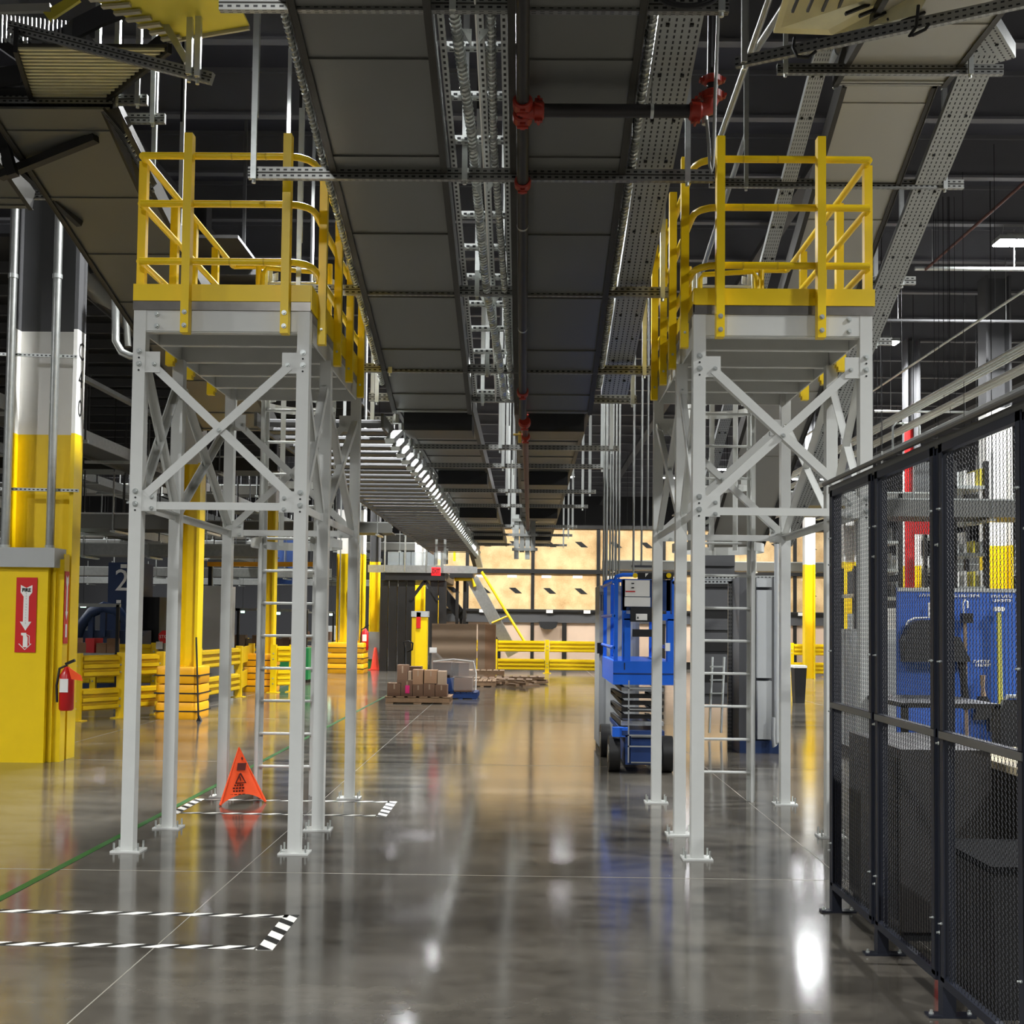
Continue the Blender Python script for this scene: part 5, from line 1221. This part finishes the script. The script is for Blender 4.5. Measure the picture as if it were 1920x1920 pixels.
MB().prism([P(u, v, TBY - .02) for u, v in ((1688, 1240), (1686, 1200), (1698, 1172), (1712, 1163), (1745, 1162), (1752, 1185), (1790, 1195), (1810, 1240))], (0, -.12, 0)).build('pan_body', black, t)
MB().tube([P(u, v, TBY - .03) for u, v in ((1697, 1182), (1702, 1165), (1714, 1159), (1742, 1158), (1742, 1130))], .008, 6).build('painted_outline', signw, t)
MB().tube([P(1795, 1196, TBY - .08), P(1804, 1250, TBY - .08), P(1812, 1330, TBY - .08)], .03, 8).build('handle', blackm, t, True)
office_chair('black office chair behind the workbench in the mesh cage', 3.3, 7.5)
t = thing('workbench', 'dark workbench with pale top inside the mesh cage', 'bench', (3.2, 6.3, 0))
MB().b2((2.55, 5.6, .88), (3.9, 6.9, .92)).build('bench_top', skin_tan, t)
for x in (2.6, 3.85):
    for y in (5.65, 6.85): MB().b2((x - .03, y - .03, 0), (x + .03, y + .03, .88)).build('leg', blackm, t)
MB().b2((2.56, 6.86, .3), (3.88, 6.88, .88)).build('modesty_panel', blackm, t)
t = thing('storage_cabinet', 'low dark cabinet close behind the middle fence panel', 'cabinet', (2.15, 6.3, 0)); MB().b2((1.98, 5.95, .05), (2.45, 6.9, 1.0)).build('body', mat('cabinet_dark', (58, 55, 52), .5, .1, .1), t); MB().b2((1.97, 6.0, .1), (1.98, 6.42, .95)).build('door', blackm, t); MB().b2((1.97, 6.44, .1), (1.98, 6.86, .95)).build('door', blackm, t); MB().b2((2.0, 5.97, 0), (2.43, 6.88, .05)).build('plinth', black, t)
t = thing('storage_cabinet', 'tall dark open rack seen through the first fence panel', 'cabinet', (2.3, 7.6, 0))
for x in (2.42, 3.0):
    for y in (7.2, 8.0): MB().b2((x - .02, y - .02, 0), (x + .02, y + .02, 1.15)).build('upright', blackm, t)
for z in (.15, .6, 1.13): MB().b2((2.4, 7.18, z), (3.02, 8.02, z + .03)).build('shelf', blackm, t)
pb = P(1850, 1700, 4.9); t = thing('desk', 'beige fronted desk standing just before the blue shadow board', 'desk', (3.2, 8.1, 0))
MB().b2((2.72, 7.95, .72), (3.75, 8.6, .75)).build('desk_top', skin_tan, t); MB().b2((2.75, 8.0, .36), (3.72, 8.02, .72)).build('front_panel', skin_tan, t)
for x in (2.76, 3.7):
    for y in (8.0, 8.55): MB().b2((x - .02, y - .02, 0), (x + .02, y + .02, .72)).build('leg', blackm, t)
t = thing('waste_bin', 'large black waste bin behind the near fence panel', 'bin', (2.22, 5.1, 0))
MB().hexa([(2.0, 4.8, 0), (2.0, 5.3, 0), (2.42, 5.3, 0), (2.42, 4.8, 0), (1.96, 4.75, .62), (1.96, 5.35, .62), (2.46, 5.35, .62), (2.46, 4.75, .62)]).build('bin_body', black, t); MB().b2((1.95, 4.74, .62), (2.47, 5.36, .65)).build('bin_lid', mat('matte_black', (14, 14, 15), .9, 0, .1, spec=.1), t)
t = thing('printer', 'black desktop device with a red light on the cage workbench', 'device', (2.95, 6.1, .92)); MB().b2((2.72, 5.75, .92), (3.2, 6.1, 1.12)).build('body', black, t); MB().b2((2.76, 5.745, 1.0), (2.84, 5.75, 1.02)).build('red_indicator', redlit, t); MB().b2((2.75, 5.9, 1.12), (3.15, 6.05, 1.3)).build('paper_tray', blackm, t)
t = thing('monitor', 'black monitor standing on the cage workbench', 'monitor', (3.4, 6.5, .92)); MB().b2((3.1, 6.5, 1.05), (3.65, 6.53, 1.4)).build('screen', black, t); MB().b2((3.35, 6.5, .92), (3.42, 6.56, 1.06)).build('stand', blackm, t); MB().b2((3.25, 6.42, .92), (3.52, 6.62, .935)).build('foot', blackm, t)
t = thing('fire_hose_post', 'thin dark red post behind the near fence panel', 'post', (2.05, 5.55, 0)); MB().tube([(2.02, 5.55, 0), (2.02, 5.55, .8)], .014, 8).build('post_tube', signr, t, True)
# far side of cage: pallet racking and white machine bulk
for i, (u, d, w_, h, mm, lab) in enumerate(((1672, 14, .8, 1.2, cab_l, 'pale grey machine cabinet behind the first fence panels'), (1830, 16, 2.2, 1.5, white, 'white machine body above the blue shadow board'), (1780, 19, 1.0, 1.9, dgrey, 'dark machine frame far behind the fence'))):
    x = P(u, 1165, d).x; t = thing('machine_cabinet', lab, 'machine', (x, d, 0)); MB().b2((x - w_ / 2, d, .1), (x + w_ / 2, d + 1, h + .4)).build('body', mm, t); MB().b2((x - w_ / 2 + .03, d + .03, 0), (x + w_ / 2 - .03, d + .97, .1)).build('plinth', blackm, t)
    for k in range(3): MB().b2((x - w_ / 2 + .08 + k * w_ / 3, d - .012, .3), (x - w_ / 2 - .02 + (k + 1) * w_ / 3, d, h + .25)).build('door', cab if mm is not white else cab_l, t)

def rack(label, u0, u1, d, lv, cols, n):
    x0, x1 = P(u0, 1165, d).x, P(u1, 1165, d).x
    t = thing('storage_rack', label, 'rack', ((x0 + x1) / 2, d, 0), 'storage racks behind the fence')
    for x in (x0, x1):
        for y in (d, d + .9): MB().b2((x - .04, y - .04, 0), (x + .04, y + .04, lv[-1] + .5)).build('upright', blackm, t)
    for z in lv:
        MB().b2((x0, d - .04, z), (x1, d + .94, z + .06)).build('shelf', galv_b, t)
        for k in range(n):
            w_ = (x1 - x0) / n; MB().b2((x0 + w_ * k + .05, d + .02, z + .06), (x0 + w_ * (k + 1) - .05, d + .6, z + .06 + random.uniform(.2, .38))).build('storage_bin', random.choice(cols), t)
    return t
rack('rack of white and grey bins behind the near fence panel', 1790, 1850, 20, (1.7, 2.3, 2.9, 3.5, 4.1), (white, cab_l, pan_y, signw), 4)
rack('rack of pale bins behind the middle fence panel', 1648, 1688, 24, (1.0, 1.6, 2.2, 2.8, 3.4, 4.0), (white, cab_l, dgrey), 4)
rack('low rack of pale bins behind the first fence panel', 1606, 1634, 18, (.5, 1.0, 1.5, 2.1), (cab_l, white, dgrey), 3)
rack('distant rack of yellow and white bins right of the red pipe', 1735, 1790, 30, (1.6, 2.4, 3.2, 4.0, 4.8), (white, yel, dgrey), 5)

# ================================================================== RIGHT SIDE CEILING SERVICES
def run(label, ratio, z, d0, d1, r, m=galv, name='ceiling_conduit', off=0, cat='conduit'):
    x = (z - 1.65) / ratio + off; t = thing(name, label, cat, (x, d0, z), 'ceiling services on the right'); q = MB().tube([(x, d0, z), (x, d1, z)], r, 10).build('pipe', m, t, True)
    y = d0 + 1
    while y < d1: MB().tube([(x, y, z), (x, y, 8.62)], .004, 5).build('hanger_rod', blackm, t); y += 4
    return t
run('thin bright pipe crossing the right ceiling from the frame edge', .68, 6.2, 11, 45, .02, galv_b)
run('brown sprinkler branch below the ceiling near the brightest lamp', .9, 7.9, 10, 19.5, .025, rustp)
for i in range(4): run('conduit of the upper rack on the right, %s from the aisle' % ORD[i].replace('nearest', 'first'), .573, 5.4, 13, 46, .022, galv, off=i * .075)
for i in range(3): run('conduit of the lower rack on the right, %s from the aisle' % ORD[i].replace('nearest', 'first'), .53, 5.2, 13, 46, .025, pan_l, off=i * .09)
run('thick cream insulated pipe on the right above the fence', .478, 4.9, 13, 46, .065, cab_l, 'insulated_pipe', cat='pipe')
run('second cream pipe just below the thick one', .43, 4.5, 16, 46, .03, cab_l, 'insulated_pipe', cat='pipe')
for i, (v0, d, u0, u1) in enumerate(((505, 19.5, 1715, 1935), (773, 24, 1640, 1840), (603, 21, 1640, 1930))):
    a, b = P(u0, v0, d), P(u1, v0, d); a.z = b.z; t = thing('cross_pipe', 'horizontal pipe across the right ceiling, %s' % ('by the brightest lamp', 'lowest one above the conduits', 'ribbed grey one below the brightest lamp')[i], 'pipe', tuple(a)); MB().tube([a, b], (.035, .025, .03)[i], 10).build('pipe', (galv_b, galv_b, dgrey)[i], t, True)
    for f in (.15, .85): c = a.lerp(b, f); MB().tube([c, Vector((c.x, c.y, 8.62))], .008, 5).build('hanger_rod', galv, t)
# hoop conduit above the fence
t = thing('hoop_conduit', 'thin white hoop of conduit above the far fence end', 'conduit', tuple(P(1674, 840, 20)))
MB().tube([P(1674, 850, 20), P(1674, 800, 20), P(1680, 794, 20), P(1720, 794, 20), P(1724, 800, 20), P(1724, 830, 20)], .02, 8).build('pipe', galv_b, t, True)

# ================================================================== FAR LEFT HALL: conveyors on hangers, machines
def far_conv(label, y, x0, x1, z, th=.28, step=1.6, m=None):
    t = thing('hanging_conveyor', label, 'conveyor', ((x0 + x1) / 2, y, z), 'far hanging conveyors')
    MB().b2((x0, y, z), (x1, y + .9, z + .03)).build('underside', rail_d, t)
    MB().b2((x0, y - .04, z), (x1, y, z + th)).build('side_channel', m or pan, t)
    MB().b2((x0, y - .05, z + th), (x1, y - .02, z + th + .03)).build('top_edge', galv_b, t)
    x = x0 + .4
    while x < x1:
        MB().b2((x - .014, y - .07, z - .05), (x + .014, y - .045, z + 1.1)).build('hanger_channel', galv, t); MB().b2((x - .006, y - .06, z + 1.1), (x + .006, y - .05, 9.3)).build('hanger_rod', blackm, t)
        MB().b2((x - .05, y - .07, z - .07), (x + .05, y + .9, z - .03)).build('cross_strut', galv_b, t); x += step * random.uniform(.7, 1.2)
    return t
specs = [(21.5, -18, -6.2, 3.35), (24.5, -22, -5.5, 4.9), (28, -24, -6.4, 3.2), (31.5, -26, -3.8, 4.1), (35.5, -28, -7, 5.6), (39, -28, -6.8, 3.1), (44, -28, -4, 4.4), (50, -28, -5, 5.2), (55, -29, -2, 3.3)]
for i, (y, x0, x1, z) in enumerate(specs): far_conv('hanging conveyor crossing the left half of the hall, %s from the camera' % ORD[i], y, x0, x1, z, m=[None, rail_d, galv][i % 3])
for i, (y, x0, x1, z) in enumerate([(19, 5.6, 16, 3.5), (24, 4.5, 18, 4.2), (30, 4, 20, 4.6), (37, 2.5, 22, 3.4), (46, 2, 24, 4.2)]): far_conv('hanging conveyor crossing the right half of the hall, %s from the camera' % ORD[i], y, x0, x1, z)
# long conveyors receding on the left
for i, (x, z, y0) in enumerate(((-7.6, 4.6, 15), (-9.4, 3.6, 17), (-11.5, 5.2, 16))):
    t = thing('long_conveyor', 'long conveyor running away on the left between column and tower, %s' % ('innermost', 'middle', 'outermost')[i], 'conveyor', (x, y0, z), 'long receding conveyors on the left')
    for q in (-.35, .35): MB().bar((x + q, y0, z), (x + q, 56, z), .03, .2).build('side_channel', galv if q > 0 else pan, t)
    MB().b2((x - .33, y0, z - .06), (x + .33, 56, z - .04)).build('underside', rail_d, t)
    y = y0 + .5
    while y < 56:
        for q in (-.45, .45): MB().b2((x + q - .012, y - .012, z - .12), (x + q + .012, y + .012, 9.3)).build('hanger_rod', dgrey, t)
        MB().b2((x - .5, y - .03, z - .15), (x + .5, y + .03, z - .1)).build('cross_strut', galv_b, t); y += 2.4
# high dark deck added over the left aisle to shade the rails and columns
t = thing('added_shade_deck', 'wide dark deck added high above the left guard rails for shade', 'deck', (-9.5, 21, 6.6))
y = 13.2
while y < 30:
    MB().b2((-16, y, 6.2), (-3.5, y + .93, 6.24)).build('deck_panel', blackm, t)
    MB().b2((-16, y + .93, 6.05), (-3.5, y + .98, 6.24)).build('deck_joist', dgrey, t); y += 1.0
for x in (-15.5, -9.6, -4.0):
    for y in (15.4, 21, 27): MB().b2((x - .02, y - .02, 6.24), (x + .02, y + .02, 9.3)).build('hanger_rod', dgrey, t)
# ring duct etc. right behind left tower: offset pipe loop
t = thing('offset_conduit', 'grey conduit bending round beside the left tower top corner', 'conduit', tuple(P(225, 600, 13)))
MB().tube([P(275, 668, 13), P(245, 668, 13), P(228, 660, 13), P(217, 640, 13), P(216, 520, 13), P(226, 508, 13), P(246, 500, 13)], .045, 12).build('pipe', galv, t, True)
MB().tube([P(240, 650, 13.2), P(236, 600, 13.2), P(234, 530, 13.2), P(246, 510, 13.2)], .04, 12).build('second_pipe', pan, t, True)
MB().tube([P(217, 600, 13), Vector((P(217, 600, 13).x, 13, 9.3))], .008, 6).build('hanger_rod', dgrey, t)
t = thing('round_duct', 'large round grey duct descending behind the lettered column', 'duct', tuple(P(180, 520, 14)))
MB().tube([P(90, 440, 13.4), P(180, 545, 14.6), P(290, 640, 16)], .16, 16).build('duct', pan, t, True); MB().tube([P(140, 520, 14.2), P(215, 585, 15)], .10, 14).build('motor_tube', blackm, t, True)
MB().bar(P(140, 700, 16), P(330, 800, 19), .1, .06).build('edge_rail', galv, t)
# blue machine with number 2
t = thing('sorter_machine', 'dark blue sorter machine marked with a large white 2', 'machine', (P(225, 1200, 27).x, 27, 0))
a, b = P(200, 1190, 27), P(262, 1055, 27)
MB().b2((a.x, 27, .6), (b.x, 28, b.z)).build('tower_panel', machb, t); text('2', .75, (P(229, 1090, 26.97).x, 26.97, Z(1090, 27, 234)), signw, t, 'painted_number', ext_=.01)
MB().b2(tuple(P(226, 1065, 26.97)), tuple(P(238, 1058, 26.99))).build('white_sticker', signw, t); MB().b2(tuple(P(218, 1131, 26.97)), tuple(P(227, 1125, 26.99))).build('white_sticker', signw, t)
b_ = MB(); pts = [P(143, 1195, 26), P(152, 1172, 26), P(172, 1148, 26), P(195, 1138, 26), P(220, 1145, 26), P(240, 1165, 26), P(262, 1195, 26)]
b_.tube(pts, .13, 10); b_.build('arched_guard', machb, t, True)
for k in (2, 3, 4): MB().bar(pts[k], pts[k] + Vector((0, 0, -.7)), .12, .12).build('arch_strut', machb, t)
MB().b2((pts[0].x, 26, 0), (pts[-1].x, 26.8, P(200, 1182, 26).z)).build('machine_base', machb, t)
MB().b2((P(262, 1200, 27.5).x, 27.2, 0), (P(305, 1200, 27.5).x, 28.2, P(300, 1120, 27.5).z)).build('side_machine', blackm, t)
t = thing('stop_sign', 'small red octagonal STOP sign behind the left tower leg', 'sign', tuple(P(307, 1195, 24.6))); c = P(309, 1194, 24.5); r = .15
MB().prism([(c.x + r * math.cos(R(22.5 + 45 * k)), 24.5, c.z + r * math.sin(R(22.5 + 45 * k))) for k in range(8)], (0, .01, 0)).build('sign_plate', signr, t); text('STOP', .10, (c.x, 24.49, c.z), signw, t, 'lettering')
MB().tube([(c.x, 24.53, 0), (c.x, 24.53, c.z)], .02, 8).build('sign_pole', galv, t, True)
c = P(299, 1210, 24.4); MB().b2((c.x - .07, 24.38, c.z - .08), (c.x + .07, 24.4, c.z + .08)).build('paper_notice', signw, t)
# broom on column
t = thing('long_broom', 'black long handled broom leaning on the brown yellow column', 'broom', tuple(P(370, 1280, 18))); MB().tube([P(368, 1195, 18.1), P(372, 1345, 17.9)], .015, 8).build('handle', blackm, t, True); MB().prism([P(365, 1359, 17.9), P(372, 1342, 17.9), P(380, 1359, 17.9)], (0, .08, 0)).build('broom_head', black, t)
# orange beam
for i, (u0, u1, v, d) in enumerate(((390, 600, 1058, 30),)):
    a, b = P(u0, v, d), P(u1, v, d); t = thing('orange_beam', 'orange painted cross beam on posts behind the left tower', 'beam', tuple(a)); MB().bar(a, b, .15, .12).build('beam', orange_b, t)
    for f in (.02, .5, .98): c = a.lerp(b, f); MB().b2((c.x - .05, d, 0), (c.x + .05, d + .1, a.z - .06)).build('beam_post', blackm, t)
# workstations with monitors and totes
ws = [(160, 23, 'cart of parcels under the blue arch'), (400, 30, 'parcel table left of the ladder'), (445, 30, 'parcel table behind the middle tower leg'), (530, 31, 'work table behind the ladder rungs'), (590, 40, 'far work table beside the wide yellow column')]
for i, (u, d, lab) in enumerate(ws):
    x = P(u, 1200, d).x; t = thing('work_table', lab, 'table', (x, d, 0), 'far work tables')
    MB().b2((x - .7, d, .85), (x + .7, d + .8, .9)).build('table_top', galv, t)
    for q in (-.65, .65): MB().b2((x + q - .03, d, 0), (x + q + .03, d + .06, 1.9)).build('upright', blackm, t)
    MB().b2((x - .7, d, 1.85), (x + .7, d + .06, 1.92)).build('light_bar_mount', galv, t)
    tt = thing('parcel_pile', 'loose parcels on the ' + lab, 'parcels', (x, d, .9), 'parcel piles')
    for k in range(6): q0_ = x - .55 + k * .2; MB().box((q0_, d + .35, 1.0 + .05 * (k % 2)), (.2, .35, .2 + .1 * (k % 2)), random.uniform(-.2, .2)).build('parcel', random.choice((card, card_d, card_l, signr if k == 3 else card)), tt)
for i, (u, d, mm, lab) in enumerate(((385, 26, cab_l, 'white cabinet behind the near tower legs'), (520, 42, blueb, 'blue banner panel behind the ladder of the left tower, upper'), (545, 29, greenb, 'green bin behind the ladder rungs'), (615, 43, cab_l, 'pale wire cage stack left of the wide yellow column'))):
    x = P(u, 1100, d).x
    t = thing(('machine_cabinet', 'wall_banner', 'green_bin', 'wire_cage')[i], lab, ('cabinet', 'banner', 'bin', 'cage')[i], (x, d, 0))
    if i == 1: a, b = P(512, 1095, 42), P(560, 1012, 42); MB().b2((a.x, 42, a.z), (b.x, 42.1, b.z)).build('panel', blue_d, t); MB().b2((a.x, 42, 0), (a.x + .1, 42.1, a.z)).build('panel_post', blackm, t)
    else: h = (2.4, 0, .9, 1.4)[i]; MB().b2((x - .5, d, .08), (x + .5, d + .8, h)).build('body', mm, t); MB().b2((x - .45, d + .05, 0), (x + .45, d + .75, .08)).build('base', blackm, t); MB().b2((x - .45, d - .01, .15), (x + .45, d, h - .1)).build('front_door', mm, t)
# small lit displays far away
for i, (u, v, d) in enumerate(((137, 1135, 30), (156, 1136, 30), (522, 1150, 44), (551, 1150, 44), (621, 1152, 44), (455, 1147, 44))):
    p = P(u, v, d); t = thing('task_lamp', 'tiny greenish task lamp in the far left background, %s from the left' % ORD[i].replace('nearest', 'first'), 'lamp', tuple(p), 'tiny task lamps'); MB().box(p, (.14, .05, .08)).build('lamp_lens', mat('task_light', (200, 255, 225), .4, 0, 0, emit=9) if i == 0 else MATS['task_light'], t); MB().tube([p, Vector((p.x, p.y, 9.3))], .006, 5).build('lamp_cord', blackm, t)
# vertical cable drop at far centre
t = thing('cable_drop', 'bundle of silver cable trays dropping at the far end of the central gap', 'cable tray', tuple(P(985, 1000, 24)))
a, b = P(963, 1048, 24), P(1005, 965, 24)
for k in range(4): x = a.x + (b.x - a.x) * (k + .5) / 4; MB().b2((x - .05, 24, a.z + .15 * (k % 2)), (x + .05, 24.1, b.z)).build('tray_strip', (galv_b, galv)[k % 2], t)
for v in (975, 1003, 1030): MB().bar(P(960, v, 23.95), P(1008, v, 23.95), .05, .06).build('cross_strap', galv, t)
t = thing('cable_drop', 'silver cable bundle dropping to the stair landing', 'cable tray', tuple(P(885, 1000, 33)))
for (u0, v0, u1, v1) in ((870, 985, 893, 1060), (878, 980, 900, 1062)): MB().bar(P(u0, v0, 32), P(u1, v1, 34), .18, .1).build('tray_strip', galv_b if u0 > 874 else rail_d, t)
for i, (u, d) in enumerate(((834, 27), (818, 27), (838, 31))):
    x = P(u, 1050, d).x; t = thing('hanging_channel', 'vertical silver channel hanging near the EXIT sign, %s' % ('right one', 'left one', 'thin far one')[i], 'hanger', (x, d, 3)); MB().b2((x - .03, d, Z(1058, d, u)), (x + .03, d + .05, 9.3)).build('channel', strut_b, t)
MB().tube([P(872, 984, 32), Vector((P(872, 984, 32).x, 32, 9.3))], .02, 6).build('hanger_rod', galv, bpy.data.objects['cable_drop.001'])
# wide floor bright debris speck and dark floor stain are part of the floor finish
